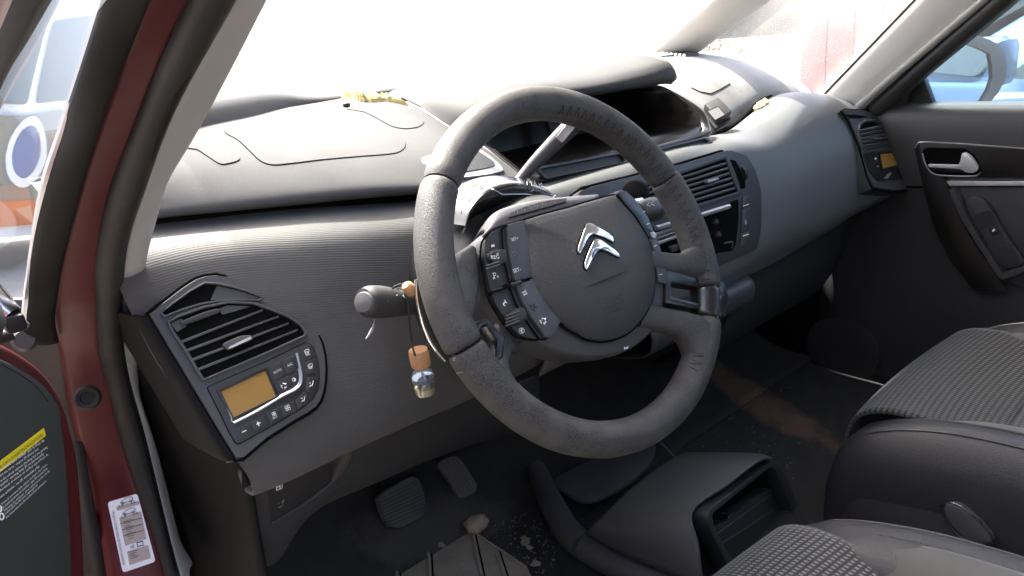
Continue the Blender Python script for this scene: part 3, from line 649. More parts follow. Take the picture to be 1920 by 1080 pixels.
decal('switch_face', [(800,304),(838,296),(882,290),(902,297),(924,316),(888,326),(846,330),(818,320)], bv, .0042, 'dark', tf, 40)
# torn strips of yellow foam where the skin has split
def torn(name, px, bvh, h, parent, n=26, seed=1):
    rr = random.Random(seed); q = spline([Vector((a,b,0)) for a, b in px], n); vs, fs = [], []
    for i, p in enumerate(q):
        g = U(p.x, p.y, Y=bvh) if isinstance(bvh, float) else (onto(bvh, p.x, p.y, 0) or U(p.x, p.y, Z=.15))
        nn = Vector((rr.uniform(-.3,.3), -.35+rr.uniform(-.3,.3), 1)).normalized(); k = .35+.65*max(0,math.sin(math.pi*i/(n-1)))**.5
        w_ = Vector((.1,-.9,-.1)).normalized()*(.010*k+rr.uniform(0,.005))
        vs += [g-nn*.002, g+nn*h*k*rr.uniform(.6,1.2)-w_*.2, g+w_+nn*h*k*rr.uniform(.2,.7), g+w_*1.2-nn*.002]
    for i in range(n-1):
        for k in range(4):
            a, b = i*4+k, i*4+(k+1) % 4; fs.append((a, b, b+4, a+4))
    fs += [(0,1,2,3), tuple(range((n-1)*4, n*4))]
    return mk(name, vs, fs, 'foam', parent, smooth=True, sharp=30)
torn('torn_foam', [(640,184),(655,187),(672,191),(690,193),(710,190),(735,192),(757,197)], bv, .015, dash, 34, 3)
torn('torn_foam', [(628,189),(640,187),(652,190)], bv, .006, dash, 12, 5)
box('plastic_crumb', onto(bv, 650, 203, .003), (.010,.008,.006), 'dark', dash, .002)
# ---------------------------------------------------------------- centre display binnacle
def lip(k):   # rear edge of the hood
    return spline([V(.128,.382,.110), V(.15,.345,.124), V(.22,.312,.133), V(.35,.300,.134), V(.47,.302,.134), V(.565,.308,.134), V(.60,.335,.130)], k)
n = 30; l0 = lip(n); rows = []
back = spline([V(.125,.505,.153), V(.16,.58,.158), V(.24,.62,.163), V(.36,.62,.166), V(.48,.58,.166), V(.57,.52,.164), V(.61,.46,.158)], n)
topz = spline([V(0,0,.002), V(0,0,.016), V(0,0,.024), V(0,0,.022), V(0,0,.027), V(0,0,.034), V(0,0,.022)], n)
for i in range(n):
    a, b, dz = l0[i], back[i], topz[i].z-Z0
    k = min(1, i/5, (n-1-i)/2.0)
    under = a+Vector((0,.055*k,-.002)); 
    rows.append([under, a+Vector((0,.012,-.001)), a+Vector((0,-.003*k,.006*k)), a+Vector((0,.004,max(dz*.75,.004))), L(a,b,.12)+Vector((0,0,dz)), L(a,b,.45)+Vector((0,0,dz*1.05)), b+Vector((0,0,dz*.25)), b+Vector((0,.02,-.02))])
hood = grid('display_hood', rows, 'pad', dash, 60, 40, .003)
cap = [V(.128,.237,.051), V(.128,.311,.086), V(.128,.382,.110), V(.15,.345,.124)]
# cavity: opening edge to the dark screen panel
op = [V(.150,.245,.046), V(.140,.300,.082), V(.135,.375,.108), V(.16,.36,.124), V(.24,.345,.131), V(.36,.345,.132), V(.48,.345,.132), V(.57,.348,.126), V(.592,.325,.112), V(.598,.283,.080), V(.585,.262,.055), V(.555,.250,.044), V(.45,.250,.043), V(.35,.250,.042), V(.25,.250,.041), V(.17,.250,.041)]
sc = Vector((XC,.47,.10+Z0))
bk_ = [Vector((L(p.x,XC,.10), .455+(p.z-Z0-.04)*.35, L(p.z, sc.z-.005, .12))) for p in op]
k = len(op); mk('display_recess', op+bk_, [(i,(i+1)%k,k+(i+1)%k,k+i) for i in range(k)], 'screen', dash, sharp=50, solid=.003)
mk('display_glass', bk_, [tuple(range(k))], 'screen', dash, smooth=False)
for x0, x1 in ((.215,.228),(.365,.385)):
    prism('display_divider', [V(x0,.405,.045), V(x1,.405,.045), V(x1+.01,.44,.115), V(x0+.01,.44,.115)], Vector((0,.012,0)), 'plas', dash, .002)
# glossy bezel round the opening
bz = [V(.560,.360,.130), V(.598,.345,.118), V(.612,.283,.080), V(.603,.258,.054), V(.578,.243,.042), V(.50,.241,.0385), V(.35,.241,.0375), V(.2,.241,.0365), V(.155,.241,.037), V(.142,.25,.046)]
bi = [V(.555,.362,.128), V(.588,.345,.114), V(.598,.284,.079), V(.588,.264,.056), V(.565,.252,.047), V(.50,.251,.0445), V(.35,.251,.0435), V(.2,.251,.0425), V(.163,.251,.042), V(.150,.258,.05)]
bo = spline(bz, 60); bi2 = spline(bi, 60)
grid('display_bezel', [[a+Vector((0,.004,-.006)), a, L(a,b,.5)+Vector((0,-.004,.003)), b, b+Vector((0,.01,-.003))] for a, b in zip(bo, bi2)], 'gloss', dash, 70, 12, .002)
# left side strips of the binnacle
for off, mt, rr in ((0,'gloss',.004),(.010,'plas',.0035),(.018,'hole',.005)):
    tube('binnacle_edge', [V(.128+off*.6,.215,.040-off*.3), V(.128+off*.6,.26,.062-off*.3), V(.128+off*.6,.311,.087-off*.3), V(.128+off*.5,.382,.111-off*.2), V(.128+off*.3,.44,.133-off*.1), V(.126,.50,.153)], rr, mt, dash, 8, sm=24)
# ---------------------------------------------------------------- passenger side and centre facing
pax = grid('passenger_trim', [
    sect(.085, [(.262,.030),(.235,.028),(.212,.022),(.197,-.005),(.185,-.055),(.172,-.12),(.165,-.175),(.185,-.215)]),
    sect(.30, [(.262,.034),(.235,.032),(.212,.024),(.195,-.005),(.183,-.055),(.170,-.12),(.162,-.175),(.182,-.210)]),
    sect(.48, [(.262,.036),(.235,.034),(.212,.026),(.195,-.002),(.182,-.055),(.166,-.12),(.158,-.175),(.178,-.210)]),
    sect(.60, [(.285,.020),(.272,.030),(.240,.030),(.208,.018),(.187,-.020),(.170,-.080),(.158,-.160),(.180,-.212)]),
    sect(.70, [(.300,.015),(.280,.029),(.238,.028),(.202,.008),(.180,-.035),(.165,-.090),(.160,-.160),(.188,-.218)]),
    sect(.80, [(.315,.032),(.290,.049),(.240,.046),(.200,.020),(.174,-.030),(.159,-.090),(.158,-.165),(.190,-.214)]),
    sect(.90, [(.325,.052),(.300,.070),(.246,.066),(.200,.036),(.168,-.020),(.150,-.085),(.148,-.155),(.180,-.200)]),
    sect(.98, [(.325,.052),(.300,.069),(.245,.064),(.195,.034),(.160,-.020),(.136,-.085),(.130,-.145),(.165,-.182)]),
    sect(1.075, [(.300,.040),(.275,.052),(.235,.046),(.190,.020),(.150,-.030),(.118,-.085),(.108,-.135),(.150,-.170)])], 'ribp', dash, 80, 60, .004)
bp_ = bvh_of(pax)
# top of the dash in front of the passenger
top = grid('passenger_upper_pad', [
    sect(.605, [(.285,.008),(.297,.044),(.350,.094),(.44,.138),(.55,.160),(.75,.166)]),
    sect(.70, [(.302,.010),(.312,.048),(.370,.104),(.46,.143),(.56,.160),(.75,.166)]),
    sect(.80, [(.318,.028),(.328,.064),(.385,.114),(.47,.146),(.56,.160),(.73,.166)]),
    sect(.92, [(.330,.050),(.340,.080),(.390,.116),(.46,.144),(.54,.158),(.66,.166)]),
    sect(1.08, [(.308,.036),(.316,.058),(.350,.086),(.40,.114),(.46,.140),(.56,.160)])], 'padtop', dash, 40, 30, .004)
bt = bvh_of(top)
torn('torn_foam', [(1383,238),(1392,231),(1400,226),(1412,219)], .292, .005, dash, 14, 8)
torn('torn_foam', [(1412,206),(1420,199),(1428,193),(1434,187)], .298, .008, dash, 14, 9)
tube('split_seam', [V(.630,.284,.024), V(.66,.288,.026), V(.70,.290,.030), V(.75,.295,.037), V(.80,.301,.051), V(.85,.306,.067), V(.90,.309,.074)], [.004,.006,.007,.007,.006,.005,.002], 'hole', dash, 8, sm=40)
# card holder box beside the hood
Pc = Plane((.69,.33,.085), (-.35,-.55,1)); fc = Face(Pc, dash); c9 = crop(1200, 120, 6.353)
hold = fc.poly('card_holder', c9((745,545),(905,470),(1075,640),(900,725)), -.004, .012, 'plas', .004, .002)
fc.poly('card_window', c9((800,560),(930,505),(1015,605),(895,668)), .0122, .0128, 'dim', .002, parent=hold)
fc.line('card_frame', c9((800,560),(930,505),(1015,605),(895,668)), .0128, .0007, 'hole', True, parent=hold)
fc.poly('holder_base', c9((740,600),(1080,650),(1080,690),(890,800)), -.010, -.004, 'dark', .003)
sp_ = [onto(bt, x, y, .001) for x, y in [(1295,167),(1310,174),(1331,178),(1348,170),(1367,159)]]
tube('lid_seam', [p for p in sp_ if p], .0009, 'hole', dash, 5)
# demister vent block at the foot of the front pillar
vb = U(1265,108,X=.93); box('demister_vent', vb+Vector((.0,.0,-.008)), (.10,.05,.034), 'plas', dash, .006, Matrix.Rotation(R(-25),3,'Z'))
for i in range(6):
    q = U(1236+i*8,113+i*.9,X=.905); prism('vent_fin', [q, q+Vector((.010,-.004,0)), q+Vector((.004,-.004,.018))], Vector((-.002,-.008,0)), 'silver', dash)
box('vent_end', U(1284,117,X=.92), (.022,.02,.024), 'hole', dash, .003, Matrix.Rotation(R(-25),3,'Z'))
# tray strips below the display
Pt = Plane((.35,.232,.0305), (0,-1,.55)); ft_ = Face(Pt, dash); c5 = crop(900, 220, 4.0)
def tray(po, pi):
    o = ft_.ring('tray_rim', po, pi, -.002, .0035, 'gloss', .001, .006)
    ft_.poly('tray_bottom', pi, -.006, -.0012, 'dark', .004, parent=o)
tray(c5((400,385),(1060,265),(1115,340),(470,475)), c5((425,400),(1040,285),(1075,340),(490,460)))
tray([(1226,282),(1322,258),(1334,268),(1300,285),(1240,302)], [(1234,284),(1318,263),(1325,269),(1297,281),(1245,296)])
# ---------------------------------------------------------------- centre stack
Ps = Plane((.4,.1855,.0), (0,-1,.19)); fs = Face(Ps, dash); c3 = crop(1200, 250, 4.32)
so_ = [(1070,366),(1090,353),(1267,309),(1352,283),(1385,293),(1402,320),(1413,361),(1413,430),(1405,468),(1350,493),(1240,530),(1120,560),(1090,470)]
stack = fs.poly('centre_stack', so_, -.012, .004, 'plas', .008, .0015)
fs.line('stack_seam', so_, .000, .0022, 'hole', True)
vent_o = [(1085,388),(1279,325),(1357,298),(1367,330),(1380,360),(1311,381),(1110,440)]
fs.poly('centre_vent', vent_o, .0042, .0048, 'hole', .003)
cv = bpy.data.objects['centre_vent']
for i in range(6):
    t = (i+.5)/6; a = (L(1086,1108,t), L(390,438,t)); b = (L(1358,1378,t), L(302,358,t))
    tube('slat', [Ps.at(*a, .006), Ps.at(*b, .006)], .0026, 'plas', cv, 8)
fs.poly('vent_tab', c3((512,385),(600,362),(612,378),(520,408)), .006, .014, 'silver', .002, .001, cv)
fs.ring('vent_surround', [(1078,385),(1279,318),(1360,291),(1376,328),(1388,364),(1311,389),(1104,449)], vent_o, .004, .0085, 'plas', .001, .004, cv)
tw = fs.poly('thumbwheel_slot', c3((725,210),(775,222),(815,300),(850,400),(855,440),(815,455),(780,340)), .0042, .0046, 'hole', .003)
a, b = Ps.at(1385,323,.0), Ps.at(1389,333,.0)
lathe('thumbwheel', Ps.at(1383,327,-.008)-Vector((.003,0,0)), Vector((1,0,.15)), [(.006,0),(.018,.0005),(.018,.0065),(.006,.007)], 'dark', tw, 30)
# switch strip at the right of the stack
for i, pq in enumerate([((825,515),(885,495),(890,590),(825,615)), ((825,618),(890,598),(885,780),(815,805)), ((815,815),(885,790),(880,890),(800,915))]):
    sw = fs.poly('switch', c3(*pq), .0042, .0060, 'plas', .002, .0006)
    if i != 1:
        y0 = 590 if i == 0 else 832
        fs.line('switch_mark', c3((835,y0),(882,y0-16)), .0064, .0009, 'white', parent=sw)
    else:
        fs.line('lock_icon', c3((855,700),(862,712),(862,735),(852,735),(852,712)), .0064, .0006, 'white', True, parent=sw)
# pocket with the audio unit
pk_ = fs.poly('stack_pocket', [(1125,455),(1316,402),(1384,373),(1385,400),(1380,455),(1374,470),(1348,474),(1250,510),(1140,535)], .0042, .0047, 'hole', .006)
fs.line('pocket_bar', [(1230,428),(1316,403),(1367,387)], .009, .0042, 'silver', parent=pk_)
for q in ([(1225,441),(1272,425)], [(1228,458),(1272,442)]): fs.line('audio_bar', q, .008, .0028, 'silver', parent=pk_)
fs.line('audio_trim', [(1225,450),(1275,433)], .007, .0036, 'chrome', parent=pk_)
for q, s in (([(1252,462),(1266,457),(1266,470),(1254,473)],'RADIO'), ([(1268,456),(1282,452),(1283,464),(1268,469)],'MEDIA')):
    bt_ = fs.poly('audio_button', q, .005, .011, 'dark', .001, .0008, pk_)
    fs.text('button_word', s, (q[0][0]+2, q[2][1]-4), (q[1][0]-2, q[2][1]-8), .0113, 'dim', parent=pk_)
for (x, y) in ((1336,417),(1341,440)):
    lathe('audio_knob', Ps.at(x,y,.004), Ps.N, [(.005,0),(.005,.008),(.0035,.0095)], 'dark', pk_, 18)
fs.line('pocket_latch', c3((680,890),(750,880),(745,930)), .006, .0016, 'plas', parent=pk_)
# padded column bin below the stack
grid('lower_console', [[V(x,.235,-.205), V(x,.170,-.212), V(x,.158,-.235), V(x,.175,-.262), V(x,.26,-.285)] for x in (.30,.42,.54,.59)]+[[V(.605,.24,-.21), V(.604,.19,-.217), V(.603,.18,-.235), V(.603,.19,-.255), V(.602,.26,-.28)]], 'plas', dash, 20, 20, .004)
# glovebox underside, dark face below the passenger trim
grid('glovebox', [[V(x,.19,-.205-.0*x), V(x,.215,-.23), V(x,.235,-.32), V(x,.30,-.42), V(x,.42,-.46)] for x in (.62,.80,1.0,1.08)], 'kick', dash, 20, 20, .004)
# ---------------------------------------------------------------- driver's corner vent and climate pod
Pp = Plane((-.26,.152,-.035), (0,-1,.5)); c4 = crop(240, 480, 3.0); c6b = crop(380, 640, 4.908)
fp = Face(Pp, dash)
outer = [(277,590),(306,566),(340,540),(365,524),(383,518),(405,516),(427,520),(460,532),(493,547),(520,561),(547,577),(567,593),(583,610),(595,627),(603,645),(608,667),(610,690),(609,712),(606,735),(600,752),(592,764),(575,776),(553,788),(500,822),(455,860),(441,862),(400,795),(360,728),(320,662),(298,625)]
no = len(outer); op_ = fp.pts(outer, 0)
cen = sum(op_, Vector())/no
# frame body: skirt sinking into the trim
pod = mk('vent_pod', [p+(p-cen)*.012-Pp.N*.030 for p in op_]+[p for p in op_]+[cen+(p-cen)*.985+Pp.N*.003 for p in op_],
    [(i,(i+1)%no,no+(i+1)%no,no+i) for i in range(no)]+[(no+i,no+(i+1)%no,2*no+(i+1)%no,2*no+i) for i in range(no)]+[tuple(range(2*no,3*no))], 'plas', dash, sharp=45)
tube('pod_seam', [p+(p-cen)*.012+Pp.N*.0005 for p in op_], .0016, 'hole', pod, 6, True)
# wedge between pod and door pillar
wq = [(277,590),(298,625),(320,662),(360,728),(400,795),(441,862)]
grid('pod_side', [[Pp.at(a,b,.001), Pp.at(a,b,.001)+Vector((-.006,.008,-.001)), Pp.at(a,b,0)+Vector((-.010,.04,-.004)), Pp.at(a,b,0)+Vector((-.014,.10,-.01))] for a, b in wq], 'shadeblack', pod, 30, 12, .003)
F2 = Face(Pp, pod)
tri = c4((190,322),(270,262),(350,205),(430,160),(500,165),(580,182),(660,205),(745,238),(725,246),(600,245),(500,252),(400,270),(300,300),(205,338))
F2.ring('triangle_rim', c4((178,326),(262,256),(346,196),(428,150),(502,154),(584,171),(664,194),(760,236),(735,257),(600,256),(500,263),(400,281),(304,311),(200,350)), tri, .003, .0065, 'plas', .0008)
F2.poly('triangle_recess', tri, .0032, .0036, 'hole')
F2.poly('triangle_wall', c4((500,168),(580,185),(660,207),(740,238),(600,243),(462,250)), .0038, .0044, 'plas', .001)
vin = c4((232,378),(290,348),(420,300),(560,270),(700,276),(800,312),(900,352),(960,395),(986,430),(985,446),(800,530),(600,616),(426,692),(400,650),(330,530),(260,430))
vou = c4((215,374),(282,334),(416,286),(560,256),(704,262),(806,298),(908,340),(970,385),(1002,430),(1000,458),(806,544),(606,630),(416,708),(384,660),(314,540),(244,438))
F2.ring('vent_rim', vou, vin, .003, .0065, 'plas', .0008)
F2.poly('vent_recess', vin, .0032, .0036, 'hole')
F2.poly('vent_cheek', c4((240,380),(300,352),(330,395),(275,428)), .0037, .0045, 'plas', .001)
F2.poly('vent_brow', c4((505,300),(560,278),(690,284),(600,312),(530,330)), .0037, .0045, 'plas', .001)
for a, b in [((300,482),(760,303)), ((328,532),(850,338)), ((356,585),(905,378)), ((388,640),(955,415))]:
    (x0,y0),(x1,y1) = c4(a, b)
    vs_ = [Pp.at(x0,y0-2.6,.0052), Pp.at(x1,y1-1.8,.0052), Pp.at(x1,y1+2.2,.0052), Pp.at(x0,y0+3.4,.0052)]
    prism('slat', vs_, -Pp.N*.0014, 'plas', pod, .0005)
tb = F2.poly('vent_tab', c4((525,505),(540,490),(620,455),(680,448),(700,458),(698,474),(560,535),(545,530)), .0055, .010, 'plas', .002, .001)
F2.poly('tab_insert', c4((565,512),(690,452),(694,466),(568,524)), .0101, .0105, 'satin', .001)
twd = F2.poly('thumbwheel', c4((290,372),(440,312),(505,298),(522,310),(500,328),(300,396)), .004, .0068, 'dark', .0015, .001)
merge('wheel_ridges', [tubegeo([Pp.at(*c4((298+i*8.2,374-i*3.15))[0], .0070), Pp.at(*c4((302+i*8.2,390-i*3.05))[0], .0070)], .0003, 4) for i in range(24)], 'plas', pod)
# climate panel
pan = c6b((40,425),(300,310),(600,180),(940,14),(985,22),(1020,60),(1050,150),(1068,250),(1070,350),(1058,440),(1010,530),(930,600),(700,740),(500,850),(335,945),(300,932),(240,830),(150,640))
F2.poly('climate_panel', pan, .003, .0042, 'dark', .002, .0004)
F2.line('panel_seam', pan, .0036, .0006, 'hole', True)
dsp = c6b((165,462),(575,270),(672,505),(282,702)); 
F2.poly('display', dsp, .0043, .0047, 'lcd', .001)
F2.ring('display_bezel', c6b((125,450),(590,235),(705,512),(285,738)), dsp, .0042, .0058, 'gloss', .0005)
F2.line('silver_strip', c6b((284,752),(500,642),(730,505),(850,445),(900,395),(908,330),(898,250),(880,170),(864,108)), .0052, .0013, 'silver', sm=30)
F2.line('silver_strip', c6b((215,590),(262,690),(290,738),(500,630),(720,495),(838,435),(884,385),(892,325),(882,250)), .0050, .0007, 'silver', sm=40)
def button(px, r=.001): return F2.poly('button', c6b(*px), .0043, .0054, 'plas' if False else 'dark', r, .0004)
btn = [((610,240),(718,188),(768,303),(668,365)), ((722,182),(842,130),(868,262),(774,308)), ((678,372),(785,322),(828,440),(735,498)), ((792,328),(866,276),(872,378),(834,430)),
    ((908,62),(990,32),(1022,160),(945,180)), ((945,190),(1026,168),(1040,290),(955,300)), ((960,332),(1045,326),(1038,410),(1000,498),(948,452)), ((850,545),(936,466),(995,506),(965,550),(880,620)),
    ((590,662),(700,606),(724,685),(625,758)), ((706,602),(835,550),(856,640),(735,690)), ((296,812),(430,748),(463,830),(335,908)), ((440,742),(560,682),(590,768),(466,830))]
for q in btn: F2.line('button_edge', c6b(*q), .0044, .0003, 'dim', True, seg=4); button(q)
F2.text('word', 'AUTO', *c6b((655,302),(729,266)), .0056, 'white'); F2.text('word', 'A/C', *c6b((783,238),(830,214)), .0056, 'white')
F2.line('icon', c6b((362,838),(402,818)), .0057, .0005, 'white')
F2.line('icon', c6b((494,766),(532,748)), .0057, .0005, 'white'); F2.line('icon', c6b((504,738),(520,780)), .0057, .0005, 'white')
def arrows(face, c, r, h, mat, n=3, parent=None, name='recirculation_icon'):
    g = []
    for i in range(n):
        pp = [face.p.at(c[0]+r*math.cos(a), c[1]+r*math.sin(a), h) for a in [2*math.pi*(i+t)/n for t in (0,.12,.24,.36,.48,.6,.66)]]
        g.append(tubegeo(pp, [.0003*r/2.6]*5+[.0009*r/2.6,.0001], 5))
    merge(name, g, mat, parent or face.o)
arrows(F2, c6b((747,410))[0], 4.6, .0057, 'white')
o_ = c6b((841,353))[0]; F2.line('contrast_icon', [(o_[0]+3.2*math.cos(a), o_[1]+3.2*math.sin(a)) for a in [k*math.pi/8 for k in range(16)]], .0057, .0003, 'white', True)
F2.poly('contrast_icon', [(o_[0]-3*math.sin(a)*-1, o_[1]-3*math.cos(a)) for a in [k*math.pi/8 for k in range(9)]], .0056, .0058, 'white')
def fan(face, c, r, h, mat, parent=None):
    g = []
    for i in range(4):
        a0 = i*math.pi/2+.4
        pp = [(c[0]+r*(.62*math.cos(a0)+.40*math.cos(t)), c[1]+r*(.62*math.sin(a0)+.40*math.sin(t))) for t in [k*math.pi/4 for k in range(8)]]
        g.append(tubegeo([face.p.at(*p, h) for p in pp], .00022, 4, True))
    merge('fan_icon', g, mat, parent or face.o)
fan(F2, c6b((782,612))[0], 5.6, .0057, 'white'); fan(F2, c6b((656,668))[0], 4.2, .0057, 'white'); F2.text('word', 'REST', *c6b((648,716),(690,698)), .0056, 'white')
def demist(o, k):
    x, y = c6b(o)[0]
    g = [[(x-5*k,y-2),(x-2*k,y-5*k),(x+4*k,y-6*k),(x+5*k,y-3*k),(x+3*k,y+4*k),(x-2*k,y+5*k)]]
    F2.line('demister_icon', g[0], .0057, .0003, 'white', True)
    for j in (-2,0,2): F2.line('demister_icon', [(x+j*k,y+3*k),(x+j*k+.6,y),(x+j*k-.4,y-2*k)], .0058, .00025, 'white')
demist((958,98), .9); F2.text('word', 'MAX', *c6b((955,138),(992,122)), .0056, 'white'); demist((990,232), .9)
for (x, y) in (c6b((1000,400))[0], c6b((925,540))[0]):
    F2.line('airflow_icon', [(x-3,y+4),(x-1,y),(x+1,y+3),(x+3,y-4)], .0057, .0004, 'white'); F2.line('airflow_icon', [(x-4,y-3),(x-1.5,y-3.5)], .0057, .0004, 'white'); F2.line('airflow_icon', [(x+3,y-6),(x+3.4,y-6.4)], .0057, .0007, 'white')
# ---------------------------------------------------------------- passenger's corner vent
Pr = Plane((1.03,.150,-.030), (0,-1,.5)); c2 = crop(1480, 150, 3.086)
ro = c2((300,182),(325,172),(400,176),(470,186),(545,216),(620,290),(660,400),(682,520),(688,640),(590,645),(482,628),(450,560),(425,470),(405,400),(380,330),(340,240))
f3 = Face(Pr, dash); rp = f3.pts(ro, 0); nr = len(rp); cen = sum(rp, Vector())/nr
rpod = mk('vent_pod', [p+(p-cen)*.012-Pr.N*.04 for p in rp]+rp+[cen+(p-cen)*.985+Pr.N*.004 for p in rp], [(i,(i+1)%nr,nr+(i+1)%nr,nr+i) for i in range(nr)]+[(nr+i,nr+(i+1)%nr,2*nr+(i+1)%nr,2*nr+i) for i in range(nr)]+[tuple(range(2*nr,3*nr))], 'plas', dash, sharp=45)
F3 = Face(Pr, rpod)
tube('pod_seam', [p+(p-cen)*.012 for p in rp], .0018, 'hole', rpod, 6, True)
F3.poly('triangle_recess', c2((322,200),(370,200),(460,212),(400,224),(345,222)), .004, .0046, 'hole', .001)
rv = c2((395,300),(410,255),(440,236),(490,234),(530,262),(570,300),(605,350),(612,366),(500,385),(420,402))
F3.poly('vent_recess', rv, .0042, .0048, 'hole')
F3.line('vent_rim', rv, .0055, .003, 'plas', True)
for i in range(5):
    t = i/4; F3.line('slat', c2((L(398,418,t), L(298,386,t)), (L(530,610,t), L(268,352,t))), .007, .0034, 'plas')
F3.poly('vent_tab', c2((458,340),(480,335),(535,336),(538,346),(490,352)), .009, .014, 'chrome', .001)
F3.poly('climate_panel', c2((422,425),(520,412),(630,405),(640,500),(655,570),(560,582),(510,585),(470,545),(440,490)), .0042, .006, 'gloss', .002)
F3.poly('display', c2((526,432),(618,420),(626,492),(542,512)), .0062, .007, 'lcd', .001)
F3.line('display_frame', c2((520,425),(630,410),(638,502),(534,522)), .007, .0012, 'gloss', True)
F3.line('icon', c2((494,456),(506,454)), .007, .0007, 'white'); F3.line('icon', c2((500,449),(501,461)), .007, .0007, 'white'); F3.line('icon', c2((507,500),(518,498)), .007, .0007, 'white'); F3.line('icon', c2((482,484),(510,476)), .007, .0006, 'dim')
F3.poly('badge', c2((545,570),(570,540),(592,534),(570,572)), .0062, .0068, 'silver', .001)
# ---------------------------------------------------------------- lower cover on the driver side
low = grid('lower_cover', [
    [Y(p,d) for p, d in (((446,882),.190),((458,930),.205),((468,1000),.22),((478,1060),.235))],
    [Y(p,d) for p, d in (((500,868),.175),((505,920),.20),((510,990),.22),((520,1050),.25))],
    [Y(p,d) for p, d in (((600,835),.185),((605,880),.205),((600,930),.225),((585,960),.26))],
    [Y(p,d) for p, d in (((720,795),.20),((720,830),.22),((715,870),.245),((700,905),.28))],
    [Y(p,d) for p, d in (((870,750),.22),((880,780),.24),((880,810),.265),((860,840),.30))],
    [Y(p,d) for p, d in (((1010,700),.24),((1010,740),.26),((1010,780),.285),((1000,800),.32))]], 'kick', dash, 40, 24, .004)
bl = bvh_of(low)
def ol(px, off=.0012): return [onto(bl, a, b, off) or Y((a,b), .21) for a, b in px]
prism('pocket_face', [p for p in ol([(500,905),(600,850),(617,840),(618,890),(610,905),(520,975),(506,975)], .0006)], (CP-Y((560,900),.21)).normalized()*.0012, 'dark', dash)
tube('pocket_edge', ol([(506,978),(560,945),(610,908),(622,895),(640,860),(668,812)]), [.0012,.002,.003,.0035,.003,.001], 'kick', dash, 8, sm=24)
tube('pocket_cheek', ol([(622,893),(638,860),(655,822)], .002), [.004,.010,.008], 'kick', dash, 8, sm=12)
nl = Vector((-.3,-.9,.25)).normalized()
def li(px, w_=.0005, cl=False): tube('icon', ol(px, .0028), w_, 'white', dash, 5, cl)
li([(515,901),(521,899),(521,911),(515,913)], .0006, True); li([(515.5,906),(521,904)], .0012); li([(522,900),(525,902),(525,909),(523,911)])
text('word', 'OFF', *ol([(519,948),(530,942)], .0025), nl, 'white', dash); text('word', 'P', *ol([(519,939),(523,937)], .0025), nl, 'white', dash); li([(525,938),(527,936),(526,934),(529,933)], .0004)
# ================================================================ steering wheel
TH = R(25.6); WX = Vector((1,0,0)); WY = Vector((0,math.sin(TH),math.cos(TH))); WN = Vector((0,-math.cos(TH),math.sin(TH))); WO = V(0,0,0)
def W(x, y, h=0): return WO+WX*x+WY*y+WN*h
Pw = Plane((0,0,0), WN)
wheel = thing('steering_wheel', W(0,0,-.05), 'black leather steering wheel with worn crackled rim and fixed padded hub', 'steering wheel')
fw = Face(Pw, wheel); RR, RT = .1775, .0183
def wang(px, py):
    p = Pw.at(px, py)-WO; return math.degrees(math.atan2(p.dot(WY), p.dot(WX)))
def rimseg(name, a0, a1, mat, n, rt=RT, wob=.0):
    """piece of the rim, from a0 to a1 degrees; slightly flattened section"""
    vs, fs = [], []; sg = 20
    for i in range(n+1):
        a = R(L(a0,a1,i/n)); e = Vector((0,0,0))+WX*math.cos(a)+WY*math.sin(a)
        k = 1
        if i == 0 or i == n: k = .90
        elif i == 1 or i == n-1: k = .985
        for j in range(sg):
            b = 2*math.pi*j/sg; vs.append(WO+e*(RR+rt*k*math.cos(b)*.98)+WN*(rt*k*math.sin(b)*1.04))
    for i in range(n):
        for j in range(sg): fs.append((i*sg+j, i*sg+(j+1)%sg, (i+1)*sg+(j+1)%sg, (i+1)*sg+j))
    fs += [tuple(range(sg)), tuple(range(n*sg,(n+1)*sg))]
    return mk(name, vs, fs, mat, wheel, sharp=70)
aR, aL = wang(1250,330), wang(828,347)
i1, i2 = wang(1318,542), wang(1318,598)          # glossy inlay on the right
j1, j2 = wang(872,655), wang(893,690)
rimseg('rim_upper', aR+.35, aL-.35, 'leather', 70)
rimseg('rim_right', i1+.4, aR-.35, 'leather', 40)
rimseg('rim_inlay', i2, i1, 'gloss', 14, RT*.985)
jl = aL
rimseg('rim_left', aL+.35, (j1 % 360)-1, 'leather', 50)
rimseg('rim_lower', (j1 % 360)-.2, 360+i2-.4, 'leather', 90)
# stitches along the inner side of the rim
g = []
for i in range(150):
    dg = L(-62, 205, i/149)
    if i2-2 < dg < i1+2 or 78 < dg: continue
    a = R(dg); e = WX*math.cos(a)+WY*math.sin(a); tn = -WX*math.sin(a)+WY*math.cos(a)
    for sgn in (1,):
        b0, b1 = R(150), R(118)
        p = WO+e*(RR+(RT+.0002)*math.cos(b0))+WN*((RT+.0002)*1.04*math.sin(b0)); q = WO+e*(RR+(RT+.0002)*math.cos(b1))+WN*((RT+.0002)*1.04*math.sin(b1))+tn*(.0030 if i % 2 else -.0012)
        g.append(tubegeo([p, (p+q)/2+(e*math.cos(R(134))+WN*math.sin(R(134)))*.0007, q], .00042, 4))
so2 = merge('stitching', g, 'stitch', wheel); so2['kind'] = 'stuff'
def slab(name, px, h0, h1, mat, r=.01, bevel=.006, bseg=4):
    p = rnd(fw.pts(px, h0), r, 6); return prism(name, p, WN*(h1-h0), mat, wheel, bevel, bseg)
